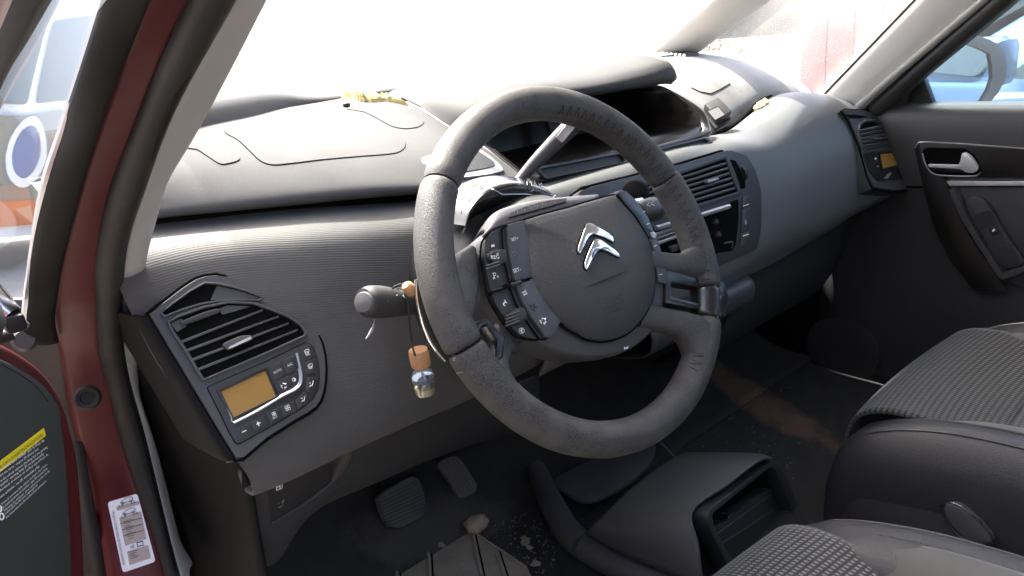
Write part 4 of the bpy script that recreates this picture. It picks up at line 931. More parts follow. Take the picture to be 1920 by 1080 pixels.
# spokes
def limb(A, B, th, hc): return arm('spoke_arm', A, B, th, hc, WN, Pw.at, 'leather', wheel)
limb([(1200,466),(1240,473),(1270,476),(1291,462),(1302,425)], [(1200,504),(1240,512),(1270,518),(1297,524),(1322,531)], [.010,.011,.013,.016,.0175], [-.002,-.002,-.001,0,0])
limb([(1195,566),(1242,577),(1275,585),(1300,591),(1324,599)], [(1195,616),(1240,622),(1268,633),(1286,656),(1296,692)], [.010,.011,.013,.016,.0175], [-.002,-.002,-.001,0,0])
limb([(884,458),(862,474),(853,508),(838,545),(820,575)], [(896,468),(898,510),(896,548),(886,588),(860,640)], [.008,.012,.013,.015,.0165], [-.008,-.007,-.005,-.002,0])
limb([(950,585),(925,645),(914,682),(902,706),(890,712)], [(990,640),(962,668),(958,695),(966,722),(985,758)], [.008,.011,.012,.015,.017], [-.014,-.010,-.006,-.002,0])
# glossy inlays with a window
fw.ring('spoke_inlay', [(1228,508),(1290,521),(1340,536),(1346,560),(1343,600),(1300,588),(1228,574)], [(1240,538),(1290,545),(1306,552),(1309,562),(1306,578),(1290,574),(1240,562)], -.010, .006, 'gloss', .002)
fw.ring('spoke_inlay', [(873,611),(893,606),(925,640),(922,676),(905,700),(890,708),(866,692),(848,662),(846,640)], [(884,620),(893,616),(912,646),(910,668),(902,682),(896,684),(886,672),(878,652),(876,634)], -.016, .004, 'gloss', .002)
g = []; rr = random.Random(4)
for i in range(16):
    x, y = rr.uniform(852,892), rr.uniform(635,700); p = [(x,y)]
    for k in range(3): x += rr.uniform(-9,9); y += rr.uniform(-9,9); p.append((x,y))
    g.append(tubegeo(fw.pts(p, .0043), .00025, 4))
for i in range(16):
    x, y = rr.uniform(1344,1350), 540+i*3.6; p = [(x,y)]
    for k in range(3): x += rr.uniform(-4,4); y += rr.uniform(-4,5); p.append((x,y))
    g.append(tubegeo(fw.pts(p, .0180), .00022, 4))
ck = merge('lacquer_cracks', g, 'thread', wheel); ck['kind'] = 'stuff'
# ---------------------------------------------------------------- hub
c7 = crop(880, 380, 4.0); c8 = crop(1060, 350, 3.485)
padpx = c7((390,150),(418,230),(424,380),(448,570),(520,720),(600,830),(700,930),(800,990))+c8((130,1000),(250,1012),(380,972),(480,882),(550,762),(574,620),(550,430),(522,340),(440,210),(370,130),(318,72),(296,62),(150,100),(0,145))+c7((640,66),(500,105))
hubpx = [(900,452),(915,434),(945,422),(985,412),(1040,394),(1100,378),(1146,363),(1166,358),(1188,378),(1212,412),(1230,452),(1240,490),(1245,525),(1243,560),(1232,598),(1210,632),(1180,656),(1145,669),(1105,673),(1060,667),(1020,653),(985,641),(958,632),(936,598),(914,560),(902,520),(897,482)]
hp = spline(fw.pts(hubpx, -.004), 90, True); cen = sum(hp, Vector())/len(hp)
hub = dome('hub_shell', hp, cen, WN, [(.90,-.060),(.97,-.040),(1.0,-.015),(1.0,-.002),(.985,.0045),(.95,.0065)], 'plas', wheel)
pp_ = fw.pts(padpx, .006); pp_ = spline(pp_, 120, True); cen = sum(pp_, Vector())/len(pp_)
padl = [(1.0,-.004),(1.0,.0015),(.985,.0045),(.95,.0070),(.85,.0110),(.7,.0150),(.5,.0180),(.25,.0195),(.06,.0198)]
pado = dome('airbag_pad', pp_, cen, WN, padl, 'padskin', wheel)
tube('pad_seam', [p+WN*.0012 for p in pp_], .0017, 'hole', wheel, 6, True)
bh = bvh_of(pado)
# chevron emblem
def chev(px):
    ins = []
    cx = sum(p[0] for p in px)/len(px); cy = sum(p[1] for p in px)/len(px)
    base = [onto(bh, a, b, -.001) for a, b in px]; b2 = [onto(bh, a, b, .003) for a, b in px]
    n = len(px); vs = base+b2; 
    o = mk('chevron', vs, [tuple(range(n)), tuple(range(n,2*n))]+[(i,(i+1)%n,n+(i+1)%n,n+i) for i in range(n)], 'chrome', wheel, bevel=.0016, bseg=3)
    tube('chevron_outline', [p+WN*.0008 for p in base], .0009, 'hole', wheel, 5, True)
chev(c8((132,248),(148,244),(178,254),(225,280),(270,308),(300,332),(309,368),(298,364),(250,338),(200,322),(172,318),(150,330),(128,362),(108,404),(92,440),(82,440),(74,424),(76,396),(92,350),(112,296)))
chev(c8((180,350),(195,344),(222,352),(266,382),(310,412),(336,436),(350,464),(340,466),(310,450),(262,424),(224,416),(206,424),(186,450),(162,496),(140,540),(130,548),(120,534),(118,500),(132,456),(156,398)))
# embossed words and crease
def onpad(a, off): return onto(bh, *a, off)
M['emboss'] = pbr('emboss_lit_skin', (.060,.060,.060), .5); M['embshade'] = pbr('emboss_shadow', (.010,.010,.010), .7)  # pale and dark letter copies paint the light and shadow of embossing
for wd, a_, b_, hs_ in (('SRS', (262,792), (380,748), .75), ('AIRBAG', (275,832), (388,788), .9)):
    for dx, mt_, lf in ((4, 'embshade', .0003), (0, 'emboss', .0006)):
        text('embossed_word', wd, onpad(c8((a_[0]+dx,a_[1]+dx))[0],0), onpad(c8((b_[0]+dx,b_[1]+dx))[0],0), WN, mt_, wheel, hs_, lf, bh)
tube('pad_crease', [onpad(c8(q)[0], .0002) for q in ((120,662),(190,632),(260,602),(340,572),(410,545))], [.0003,.0009,.0013,.001,.0002], 'dark', wheel, 6, sm=20)
fw.poly('horn_icon', c8((381,1046),(392,1052),(410,1042),(408,1060),(392,1060),(385,1066)), .0022, .0026, 'white')
hz = Plane(tuple((WO+WN*.0045)-Vector((0,0,Z0))), WN); fz = Face(hz, wheel)
# button blocks on the left of the hub
def block(px, h0, h1, mat, r=.003, bevel=.0015):
    o = fw.poly('button_block', px, h0, h1, mat, r, bevel)
    tube('block_gap', rnd(fw.pts(px, h1-.0016), r), .0010, 'hole', o, 5, True)
    return o
block(c7((90,300),(130,240),(235,195),(240,300),(262,460),(285,600),(130,685),(105,560),(78,430)), .000, .0075, 'dark')
block(c7((240,190),(300,170),(380,152),(414,228),(420,380),(446,572),(300,612),(268,470),(248,320)), .000, .0105, 'plas')
block(c7((135,700),(290,625),(330,740),(420,900),(520,1035),(420,1028),(330,1000),(240,890),(170,780)), .000, .0075, 'dark')
block(c7((300,622),(450,584),(520,730),(600,840),(652,892),(575,1025),(530,1032),(430,890),(345,750)), .000, .0105, 'plas')
fw.line('block_split', c7((120,690),(250,645),(400,600),(452,582)), .0095, .0011, 'hole')
fw.line('split_rocker', c7((165,668),(245,645)), .0085, .0022, 'dark'); fw.line('split_rocker', c7((310,620),(385,598)), .0112, .0022, 'dark')
def knob(px, ridges, word=None):
    o = fw.poly('roller_knob', px, .004, .015, 'dark', .004, .003)
    cx = sum(p[0] for p in px)/len(px); cy = sum(p[1] for p in px)/len(px)
    for k in ridges: fw.line('knob_ridge', [(cx-13,cy+k+5),(cx+13,cy+k-4)], .0148, .0011, 'plas', parent=o)
    return o
k1 = knob(c7((108,410),(130,378),(180,365),(235,370),(242,420),(238,470),(200,485),(140,478),(112,450)), (8,14,-12))
fw.text('knob_word', 'REG', *c7((165,424),(224,420)), .0157, 'white', parent=k1)
fw.line('knob_mark', c7((206,380),(218,378),(218,387),(206,389)), .0155, .0003, 'white', True, parent=k1)
k2 = knob(c7((258,870),(270,840),(330,800),(370,800),(392,850),(390,890),(340,925),(300,935),(268,910)), (-9,-3,3,9))
T1, T2 = .0078, .0108
fw.line('pause_icon', c7((168,318),(172,334)), T1, .0009, 'white'); fw.line('pause_icon', c7((180,314),(184,330)), T1, .0009, 'white')
fw.text('hub_word', 'P', *c7((190,572),(212,563)), T1, 'white'); fw.line('hub_icon', c7((178,560),(186,566),(180,573)), T1, .0005, 'white'); fw.line('hub_icon', c7((216,548),(210,556),(218,562)), T1, .0005, 'white')
fw.text('hub_word', 'SET+', *c7((318,290),(370,276)), T2, 'white'); fw.text('hub_word', 'SET-', *c7((332,528),(388,510)), T2, 'white')
o_ = c7((340,396))[0]; fw.line('hub_icon', [(o_[0]+7*math.cos(t), o_[1]+7*math.sin(t)) for t in [R(a) for a in range(120,420,25)]], T2, .0003, 'dim'); fw.line('hub_icon', [(o_[0]-3,o_[1]+1),(o_[0]+3,o_[1]-3)], T2, .0003, 'dim')
def star(c, ro, ri, n, mat, h, name='star_icon'):
    fw.line(name, [(c[0]+(ro if k%2==0 else ri)*math.cos(math.pi*k/n-1.3), c[1]+(ro if k%2==0 else ri)*math.sin(math.pi*k/n-1.3)) for k in range(2*n)], h, .0004, mat, True)
star(c7((416,678))[0], 5.5, 2.2, 4, 'white', T2); star(c7((478,785))[0], 8, 4, 5, 'ink', T2)
fw.line('voice_icon', c7((262,732),(270,742),(262,752),(255,758),(260,770),(268,772)), T1, .0007, 'white'); fw.line('voice_icon', c7((270,745),(282,752)), T1, .0005, 'white')
arrows(fw, c7((554,888))[0], 5.0, T2, 'white', parent=wheel)
o_ = c7((392,960))[0]; fw.line('phone_icon', [(o_[0]+5*math.cos(t), o_[1]+5*math.sin(t)) for t in [R(a) for a in range(0,360,24)]], T1, .0003, 'white', True); fw.line('phone_icon', [(o_[0]+1,o_[1]-3),(o_[0]-1.4,o_[1]),(o_[0]+1,o_[1]+3)], T1, .0008, 'white')
# button strip on the right of the hub
fw.poly('button_block', [(1149,366),(1165,361),(1184,378),(1206,408),(1216,432),(1222,446),(1210,449),(1187,411),(1167,388)], .0, .0065, 'gloss', .002, .0012)
fw.poly('button_block', [(1211,451),(1223,448),(1234,478),(1241,510),(1244,536),(1226,530),(1219,474)], .0, .0065, 'plas', .002, .0012)
for q in ([(1206,398),(1209,396)], [(1213,421),(1217,419)], [(1219,438),(1223,436)], [(1226,462),(1231,460)], [(1233,492),(1237,490)], [(1236,515),(1242,514)]): fw.line('hub_icon', q, .0068, .0005, 'white')
lathe('roller_knob', Pw.at(1222,443,.004), WN, [(.004,0),(.004,.004),(.0025,.005)], 'silver', wheel, 14)
# warning light window on the upper slope of the hub
tp0 = [(905,446),(925,430),(960,419),(1000,407),(1060,390),(1120,373)]; tp1 = [(902,436),(925,404),(960,388),(1005,378),(1060,372),(1112,369)]
rws = [[Pw.at(*a,.004), L(Pw.at(*a,.0),Pw.at(*b,-.016),.5)+WN*.006, Pw.at(*b,-.018), Pw.at(*b,-.030)+Vector((0,.012,-.01))] for a, b in zip(tp0, tp1)]
ths = grid('hub_brow', rws, 'plas', wheel, 36, 16, .003); bb = bvh_of(ths)
win = [(952,412),(958,404),(985,393),(1030,381),(1062,377),(1058,383),(1030,391),(985,403)]
wv = [onto(bb, a, b, .0008) for a, b in win]; wv = [p for p in wv if p]
prism('warning_window', wv, WN*.0004+Vector((0,0,.0008)), 'dark', wheel)
for i, (x, y) in enumerate([(966,404),(979,400),(991,396),(1003,393),(1018,390),(1034,386)]):
    q = [onto(bb, x+a, y+b, .0026) for a, b in ((-3.5,1.5),(-1.5,-2.2),(2.2,-2.6),(3.4,.2),(1,2.2))]; q = [p for p in q if p]
    if len(q) > 2: tube('telltale', q, .00028, 'dim', wheel, 4, i % 2 == 0)
# ================================================================ steering column, stalks, selector
colu = thing('steering_column', V(0,.2,-.12), 'dark steering column shroud with stalks and glossy gear selector arch behind the wheel', 'steering column')
rows = []
for k, (y, z, rx, rz) in enumerate([(.030,-.004,.060,.055),(.045,-.012,.082,.072),(.085,-.025,.096,.090),(.130,-.035,.112,.100),(.20,-.05,.13,.105)]):
    rows.append([V(-.01+rx*math.cos(a), y, z+rz*math.sin(a)*(1 if math.sin(a) > 0 else .95)) for a in [2*math.pi*i/14 for i in range(14)]])
grid('column_shroud', rows, 'dark', colu, 24, 44, .003, cv=True)
tube('hub_neck', [W(0,0,-.03), W(0,0,-.075)], [.075,.070], 'dark', colu, 28)
# glossy selector arch
arc = [((852,420),.090),((862,388),.094),((885,360),.098),((915,342),.10),((950,335),.10),((985,339),.10),((1015,350),.098),((1042,374),.094)]
arc2 = [((868,440),.076),((878,412),.078),((900,388),.080),((928,378),.080),((960,374),.080),((990,378),.080),((1015,388),.078),((1040,400),.076)]
rws = []
for (p, y), (q, y2) in zip(arc, arc2):
    a, b = Y(p, y), Y(q, y2); rws.append([a+Vector((0,.05,-.006)), a+Vector((0,.022,.002)), a, L(a,b,.45)+Vector((0,-.012,.004)), b, b+Vector((0,.012,-.012))])
sel = grid('selector_arch', rws, 'archgloss', colu, 60, 30, 0); bs = bvh_of(sel)
def os_(px, off=.0006): return [p for p in (onto(bs, a, b, off) for a, b in px) if p]
c5 = crop(900, 220, 4.0)
tube('arch_line', os_([(864,400),(880,376),(905,352)]+c5((0,522),(40,520),(100,545),(165,578),(260,575),(340,574),(440,590),(545,603),(560,590))), .0007, 'silver', colu, 5)
tube('arch_line', os_(c5((440,480),(500,520),(560,570),(598,606))), .0007, 'silver', colu, 5)
an = (CP-Y((990,355),.09)).normalized()
def lt(s, a, b): 
    q = os_(c5(a, b), .0014)
    if len(q) == 2: text('gear_letter', s, q[0], q[1], an, 'white', colu)
lt('R', (306,506),(324,503)); lt('N', (354,505),(372,502)); lt('A', (400,517),(417,515)); lt('M', (446,544),(468,539))
tube('gate_icon', os_(c5((350,490),(362,484),(378,490),(385,520),(396,545),(380,558),(364,552),(362,525),(350,515)), .0012), .0005, 'dim', colu, 5, True)
tube('selector_light', os_(c5((432,612),(446,610)), .0006), .0012, 'cork', colu, 6)
# gear selector lever
lv = [U(968,345,Y=.125), U(985,325,Y=.122), U(1005,303,Y=.115), U(1030,278,Y=.105), U(1060,248,Y=.092), U(1082,228,Y=.085)]
tube('gear_lever', lv, [.0060,.0068,.0078,.0090,.0100,.0104], 'plas', colu, 16, sm=26)
q0, q1 = U(1048,263,Y=.090), U(1076,229,Y=.078); dl = (q1-q0).normalized(); sd_ = dl.cross((CP-q0).normalized()).normalized()*.0048
prism('lever_plate', rnd([q0-sd_, q0+sd_, q1+sd_, q1-sd_], .002), (CP-q0).normalized()*.002, 'silver', colu, .0008)
# indicator stalk
ax = [U(800,566,Y=.085), U(778,566,Y=.082), U(755,568,Y=.079), U(735,568,Y=.077)]
st = tube('indicator_stalk', ax, [.0105,.0118,.0128,.0132], 'dark', colu, 20, sm=12)
tip = [U(735,568,Y=.077), U(722,567,Y=.075), U(705,566,Y=.0735), U(690,565,Y=.072), U(680,564,Y=.071)]
en = tube('stalk_end', tip, [.0138,.0150,.0154,.0145,.0115], 'dark', colu, 24, sm=16)
cen = U(681,567,Y=.066); ad = (tip[-1]-tip[0]).normalized(); ad = (ad+(CP-cen).normalized()*.6).normalized()
lathe('stalk_button', cen-ad*.005, ad, [(.0098,0),(.0098,.004),(.0088,.0058),(.004,.0066),(.001,.0067)], 'rail', en, 26)
sn = (CP-U(725,570,Y=.07)).normalized()
def sk(px, y, w_=.0004, cl=False): tube('stalk_icon', [U(a,b,Y=y) for a,b in px], w_, 'white', en, 4, cl)
sk([(726,562),(729,566),(726,569),(723,566)], .0595, .0005, True); sk([(714,579),(718,576),(718,581)], .0605); sk([(721,578),(725,575),(725,580)], .060); sk([(741,556),(745,553)], .064); sk([(743,563),(744,560),(746,562)], .0635); sk([(756,554),(759,558)], .066); sk([(744,570),(746,572)], .063)
# wiper stalk on the passenger side
tube('wiper_stalk', [U(1165,412,Y=.09), U(1190,402,Y=.09), U(1200,399,Y=.09)], [.009,.0105,.0115], 'dark', colu, 16, sm=8)
we = tube('stalk_end', [U(1198,400,Y=.09), U(1210,396,Y=.09), U(1226,392,Y=.09), U(1236,390,Y=.09)], [.0135,.0155,.0155,.0125], 'plas', colu, 22, sm=14)
text('stalk_icon', '<<', U(1214,391,Y=.0725), U(1228,388,Y=.0725), (CP-U(1220,390,Y=.075)).normalized(), 'white', we, .9)
tube('wiper_ring', [U(1188,379,Y=.098), U(1203,376,Y=.098)], .004, 'chrome', colu, 10)
# dark knob behind the rim on the passenger side
kb = U(1222,352,Y=.12); lathe('audio_satellite', kb+Vector((0,.03,-.01)), (CP-kb), [(.010,0),(.019,.010),(.020,.018),(.017,.025),(.008,.029)], 'shadeblack', colu, 26)
# shift paddle: chrome edge beside the rim
pdl = [(780,524),(782,560),(790,598),(803,632),(820,660),(834,676)]
grid('shift_paddle', [[U(a,b,Y=.040), U(a+10,b-3,Y=.038), U(a+45,b-12,Y=.045)] for a, b in pdl], 'dark', colu, 20, 8, .004)
tube('paddle_edge', [U(a,b,Y=.0385) for a, b in pdl], .0018, 'chrome', colu, 8, sm=30)
# ================================================================ hanging air freshener
air = thing('air_freshener', U(800,738,Y=.055), 'small glass bottle with cork stopper hanging on a black cord from the indicator stalk', 'air freshener')
yb = .055; bt0, bt1 = U(799,739,Y=yb), U(790,690,Y=yb); ax_ = (bt1-bt0); hh = ax_.length; ax_.normalize(); rb = .0107
lathe('bottle', bt0, ax_, [(.002,.0008),(rb*.9,0),(rb,.0015),(rb,hh*.72),(rb*.9,hh*.86),(rb*.62,hh*.95),(rb*.6,hh*1.0)], 'vial', air, 30)
lathe('bottle_label', bt0, ax_, [(rb*1.01,hh*.52),(rb*1.015,hh*.53),(rb*1.015,hh*.66),(rb*1.01,hh*.67)], M.setdefault('labelblue', pbr('pale_blue_label', (.09,.105,.14), .8, spec=.2)), air, 30)
lathe('reed', bt0+ax_*.002, ax_, [(.0014,0),(.0014,hh*.8)], 'thread', air, 8)
lathe('oil', bt0+ax_*.001, ax_, [(rb*.85,0),(rb*.93,.001),(rb*.93,.0075),(rb*.2,.0078)], M.setdefault('oil', pbr('oil', (.25,.22,.12), .1)), air, 24)
cb0 = U(790,686,Y=yb); lathe('cork_stopper', cb0, ax_+Vector((-.02,0,0)), [(.0088,0),(.0096,.0012),(.0098,.0135),(.0090,.0175),(.006,.0182)], 'cork', air, 30)
ct = cb0+ax_*.0165
tube('cord', [ct+Vector((-.006,-.004,-.004)), ct+Vector((-.009,-.006,.004)), U(772,640,Y=.058), U(768,605,Y=.060), U(766,580,Y=.062), U(760,550,Y=.068), U(752,541,Y=.072), U(740,543,Y=.080), U(735,547,Y=.085)], .0010, 'cord', air, 7, sm=50)
tube('cord', [ct+Vector((.006,-.004,-.004)), ct+Vector((.008,-.006,.003)), U(798,640,Y=.060), U(797,612,Y=.062), U(796,585,Y=.07), U(786,560,Y=.078), U(770,545,Y=.07), U(763,535,Y=.066), U(752,533,Y=.066), U(738,539,Y=.07), U(734,546,Y=.08)], .0010, 'cord', air, 7, sm=60)
b0, b1 = U(760,534,Y=.060), U(776,549,Y=.060); tube('wooden_bead', [b0, L(b0,b1,.15), L(b0,b1,.5), L(b0,b1,.85), b1], [.0040,.0056,.0060,.0056,.0042], 'cork', air, 18)
tube('frayed_thread', [U(702,598,Y=.075), U(701,608,Y=.074), U(698,618,Y=.074), U(692,628,Y=.074), U(686,636,Y=.074)], [.0006,.0008,.0016,.0012,.0005], 'thread', colu, 6, sm=16)
# ================================================================ floor
fl = mk('carpet', [U(-100,0,Y=.6) if False else V(-.42,.62,-.600), V(1.12,.62,-.600), V(1.12,-1.6,-.600), V(-.42,-1.6,-.600)], [(0,1,2,3)], 'carpet', body, smooth=False)
# brownish worn carpet ramp on the passenger side
grid('toe_board', [[V(x,.30,-.597), V(x,.42,-.585), V(x,.54,-.50), V(x,.62,-.36), V(x,.66,-.25)] for x in (-.42,0,.4,.75,1.12)], 'carpet', body, 30, 20, .004)
def zf(px, z=-.594): return U(px[0], px[1], Z=z)
mat_ = thing('floor_mat', zf((760,1000)), 'black driver floor mat with ribbed brown heel pad', 'floor mat')
mp = [zf(p,-.597) for p in [(590,1010),(700,885),(930,905),(1010,960),(1060,1090),(1000,1300),(720,1400),(560,1250)]]
prism('mat_body', rnd(mp, .04), Vector((0,0,.006)), 'carpet', mat_, .002)
ha, hb_, hc, hd = zf((872,990),-.590), zf((735,1062),-.590), zf((700,1350),-.590), zf((1120,1350),-.590); he = zf((985,1066),-.590)
prism('heel_pad', rnd([ha, hb_, hc, hd, he], .02), Vector((0,0,.003)), 'heel', mat_, .001)
for i in range(5):
    t = (i+.5)/5; a = L(hb_, he, t); 
    tp_ = L(ha, hb_, 1-2*t+.12) if t < .5 else L(ha, he, 2*t-1+.12)
    dr = (L(hc,hd,t)-a).normalized(); s0 = tp_+dr*.012
    pts = [s0+dr*k*.02+Vector((0,0,.0035)) for k in range(9)]
    tube('heel_ridge', pts, .0028, 'heel', mat_, 6)
    tube('heel_groove', [p+(hd-hc).normalized()*.006-Vector((0,0,.0008)) for p in pts], .0016, 'hole', mat_, 6)
tube('heel_border', [hb_+Vector((0,0,.003)), ha+Vector((0,0,.003)), he+Vector((0,0,.003)), L(he,hd,.3)+Vector((0,0,.003))], .003, 'heel', mat_, 6)
# crumpled wrapper at the tip of the heel pad
def blob(name, c, r, mat, seed, sq=(1,1,.7), parent=None, sub=3, amp=.35):
    rr = random.Random(seed); bm = bmesh.new(); bmesh.ops.create_icosphere(bm, subdivisions=sub, radius=1)
    ph = [(Vector((rr.uniform(-1,1),rr.uniform(-1,1),rr.uniform(-1,1)))*rr.uniform(2,6), rr.uniform(0,6)) for _ in range(7)]
    vs = []
    for v in bm.verts:
        k = 1+amp*sum(abs(math.sin(v.co.dot(d)+p))-.5 for d, p in ph)/3; vs.append(Vector((v.co.x*sq[0], v.co.y*sq[1], v.co.z*sq[2]))*r*k+c)
    bm.verts.index_update(); fs = [tuple(v.index for v in f.verts) for f in bm.faces]; bm.free()
    return mk(name, vs, fs, mat, parent, sharp=25)
M['wrap'] = pbr('wrapper', (.36,.24,.16), .6, var=.35, vscale=90, dust=.3, dcol=(.55,.5,.45))
wb = blob('crumpled_wrapper', zf((893,982),-.575), .020, 'wrap', 3, (1,.75,.65)); put(wb, 'crumpled pale orange wrapper lying at the tip of the heel pad', 'wrapper')
M['leaf'] = pbr('dry_leaf', (.30,.25,.19), .85, var=.3, vscale=150)
rr = random.Random(12)
def flake(px, s, label):
    c = zf(px, -.588); n = 7; vs = [c+Vector((math.cos(2*math.pi*k/n)*s*rr.uniform(.4,1.1), math.sin(2*math.pi*k/n)*s*rr.uniform(.4,1.1), rr.uniform(0,.006))) for k in range(n)]
    o = prism('leaf_fragment', vs, Vector((0,0,.0012)), 'leaf'); put(o, label, 'leaf', 'leaf scraps on the driver floor mat')
for px, s, lb in [((668,960),.010,'curled leaf scrap on the mat below the brake pedal'),((666,952),.006,'tiny leaf crumb on the mat below the brake pedal'),((672,925),.005,'tiny leaf crumb on the mat just left of the brake pedal'),
    ((846,1000),.014,'broad leaf scrap touching the crumpled wrapper'),((826,1004),.010,'smaller leaf scrap next to the broad one by the wrapper'),((766,1040),.008,'leaf scrap on the left border of the heel pad'),((830,1025),.008,'leaf scrap on the sloping edge of the heel pad'),
    ((985,1020),.013,'ragged leaf scrap on the mat beside the rail cover'),((993,1030),.009,'small leaf scrap against the ragged one beside the rail cover'),((1005,1060),.012,'broad leaf scrap between heel pad and rail cover'),((980,1012),.007,'tiny leaf crumb above the ragged scrap by the rail cover'),((712,1050),.007,'leaf scrap at the outer corner of the floor mat')]: flake(px, s, lb)
# crumbs and dust
g = []
for i in range(750):
    x, y = rr.uniform(640,1040), rr.uniform(960,1075)
    if rr.random() < .35: x, y = rr.uniform(1150,1500), rr.uniform(700,960)
    c = zf((x,y), -.5895 if x < 1050 else -.598); s = rr.uniform(.0006,.0022)
    g.append(([c+Vector((s,0,0)), c+Vector((-s*.6,s*.8,0)), c+Vector((-s*.5,-s*.9,0)), c+Vector((0,0,s))], [(0,1,3),(1,2,3),(2,0,3),(0,1,2)]))
cr_ = merge('crumbs', g, 'leaf', smooth=False); put(cr_, 'pale crumbs and grit strewn over the dark carpet', 'crumbs', kind='stuff')
# ---------------------------------------------------------------- pedals
def pedal(name, px, d, ridges, label, arm):
    p0 = Y(px[0], d[0]); pts = [Y(p, dd) for p, dd in zip(px, d)]
    n = (pts[1]-pts[0]).cross(pts[-1]-pts[0]).normalized(); n = n if n.dot(CP-p0) > 0 else -n
    c = sum(pts, Vector())/len(pts); pts = [p-n*(p-c).dot(n) for p in pts]
    t = thing(name, c-n*.02-Vector((0,0,.02)), label, 'pedal')
    prism('pad', rnd(pts, .012), -n*.014, 'pedal', t, .003, 3)
    for a, b in ridges:
        A, B = [CP+ray(*q)*((c-CP).dot(n)/ray(*q).dot(n))+n*.001 for q in (a, b)]
        tube('tread', [A, B], .0016, 'pedal', t, 6)
    tube('arm', [c-n*.012, c-n*.03+Vector((0,.05,.05)), c+Vector((0,.10,.22))], .009, 'dark', t, 10, sm=12)
c10 = crop(560, 820, 3.5556)
pedal('brake_pedal', c10((500,400),(540,360),(780,255),(830,270),(870,350),(880,430),(860,530),(680,605),(600,600),(530,520)), [.47,.475,.47,.47,.462,.455,.448,.448,.45,.46],
    [(c10((530+i*7,420+i*22))[0], c10((800+i*8,290+i*24))[0]) for i in range(9)], 'broad ribbed rubber brake pedal above the floor mat', 1)
pedal('accelerator_pedal', c10((915,175),(1040,115),(1085,150),(1190,320),(1180,365),(1075,415),(1010,290)), [.46,.455,.452,.425,.42,.42,.44],
    [(c10((950+i*25,180-i*13))[0], c10((1065+i*23,390-i*11))[0]) for i in range(5)], 'narrow upright ribbed accelerator pedal beside the brake', 1)
# ---------------------------------------------------------------- floor console
con = thing('floor_bin', U(1280,960,Z=-.595), 'dark plastic floor storage bin with open rounded mouth', 'storage bin')
zt = -.455
T = {k: U(*p, Z=z) for k, (p, z) in dict(a=((1095,1003),-.53), b=((1240,862),-.455), c=((1425,862),-.455), d=((1298,955),-.455), e=((1180,1008),-.56)).items()}
top0 = [U(1125,985,Z=-.50), U(1180,915,Z=-.47), U(1250,862,Z=-.46)]; 
grid('bin_lid', [
    [U(1098,1000,Z=-.53), U(1170,1040,Z=-.53), U(1260,1080,Z=-.53), U(1320,1110,Z=-.53)],
    [U(1118,980,Z=-.495), U(1180,985,Z=-.48), U(1255,1000,Z=-.475), U(1310,1020,Z=-.48)],
    [U(1175,925,Z=-.465), U(1225,925,Z=-.455), U(1270,940,Z=-.452), U(1300,958,Z=-.455)],
    [U(1225,885,Z=-.458), U(1280,885,Z=-.450), U(1330,895,Z=-.448), U(1365,910,Z=-.452)],
    [U(1262,861,Z=-.462), U(1320,859,Z=-.452), U(1385,860,Z=-.450), U(1425,864,Z=-.452)],
    [U(1285,850,Z=-.49), U(1350,850,Z=-.48), U(1420,852,Z=-.48), U(1450,860,Z=-.48)]], 'rail', con, 24, 24, .004)
mo = [(1298,955),(1420,862),(1440,872),(1485,985),(1420,1040),(1330,1020),(1306,985)]
Pb = Plane(tuple(U(1360,910,Z=-.452)-Vector((0,0,Z0))), (.15,-1,.25)); fb = Face(Pb, con)
fb.ring('bin_mouth', [(1296,957),(1420,860),(1438,866),(1492,990),(1470,1075),(1345,1075),(1302,990)], [(1306,961),(1419,873),(1428,880),(1472,985),(1455,1060),(1352,1058),(1312,985)], -.02, .006, 'plas', .003, .012)
fb.poly('bin_interior', [(1306,961),(1419,873),(1428,880),(1472,985),(1455,1060),(1352,1058),(1312,985)], -.05, -.045, 'hole')
fb.poly('bin_drawer', [(1312,985),(1418,915),(1440,915),(1470,990),(1450,1050),(1350,1055)], -.04, -.016, 'kick', .006, .002)
fb.line('drawer_edge', [(1330,1012),(1390,968),(1446,928)], -.0155, .0012, 'rail'); fb.line('drawer_lip', [(1336,1030),(1400,990),(1452,955)], -.0150, .0020, 'plas')
fb.line('ring_pull', [(1348+19*math.cos(a)+0, 969+8.5*math.sin(a)) for a in [k*math.pi/10 for k in range(20)]], -.0148, .0012, 'chromed', True)
fb.poly('ring_recess', [(1348+17*math.cos(a), 969+7*math.sin(a)) for a in [k*math.pi/8 for k in range(16)]], -.0158, -.0152, 'hole')
fb.line('bin_mark', [(1314,955),(1322,962),(1318,966)], -.014, .0009, 'dim')
# curved rail beside the bin
tube('rail_cover', [U(1005,880,Z=-.56), U(1030,935,Z=-.56), U(1060,990,Z=-.56), U(1092,1024,Z=-.56)], [.020,.022,.023,.022], 'rail', con, 14, sm=20)
tube('rail_cover', [U(1095,1026,Z=-.56), U(1140,1050,Z=-.56), U(1200,1075,Z=-.56), U(1280,1110,Z=-.56)], [.022,.023,.024,.024], 'rail', con, 14, sm=20)
# flap on the floor in front of the bin
c11 = crop(960, 700, 2.843)
fpx = c11((215,595),(380,500),(560,420),(660,375),(740,360),(768,420),(740,490),(640,590),(520,665),(420,700),(350,690),(280,650))
fo = prism('floor_flap', spline([U(a,b,Z=-.56) for a,b in fpx], 50, True), Vector((0,0,.010)), 'rail', None, .003); put(fo, 'grey oval floor flap lying in front of the storage bin', 'flap')
tube('flap_crease', [U(a,b,Z=-.549) for a, b in c11((350,660),(500,560),(680,430))], .0008, 'dark', fo, 5)
put(tube('floor_rod', [U(1228,820,Z=-.52), U(1250,842,Z=-.535), U(1274,867,Z=-.55)], .0028, 'rail', None, 8), 'thin dark rod standing behind the storage bin', 'rod')
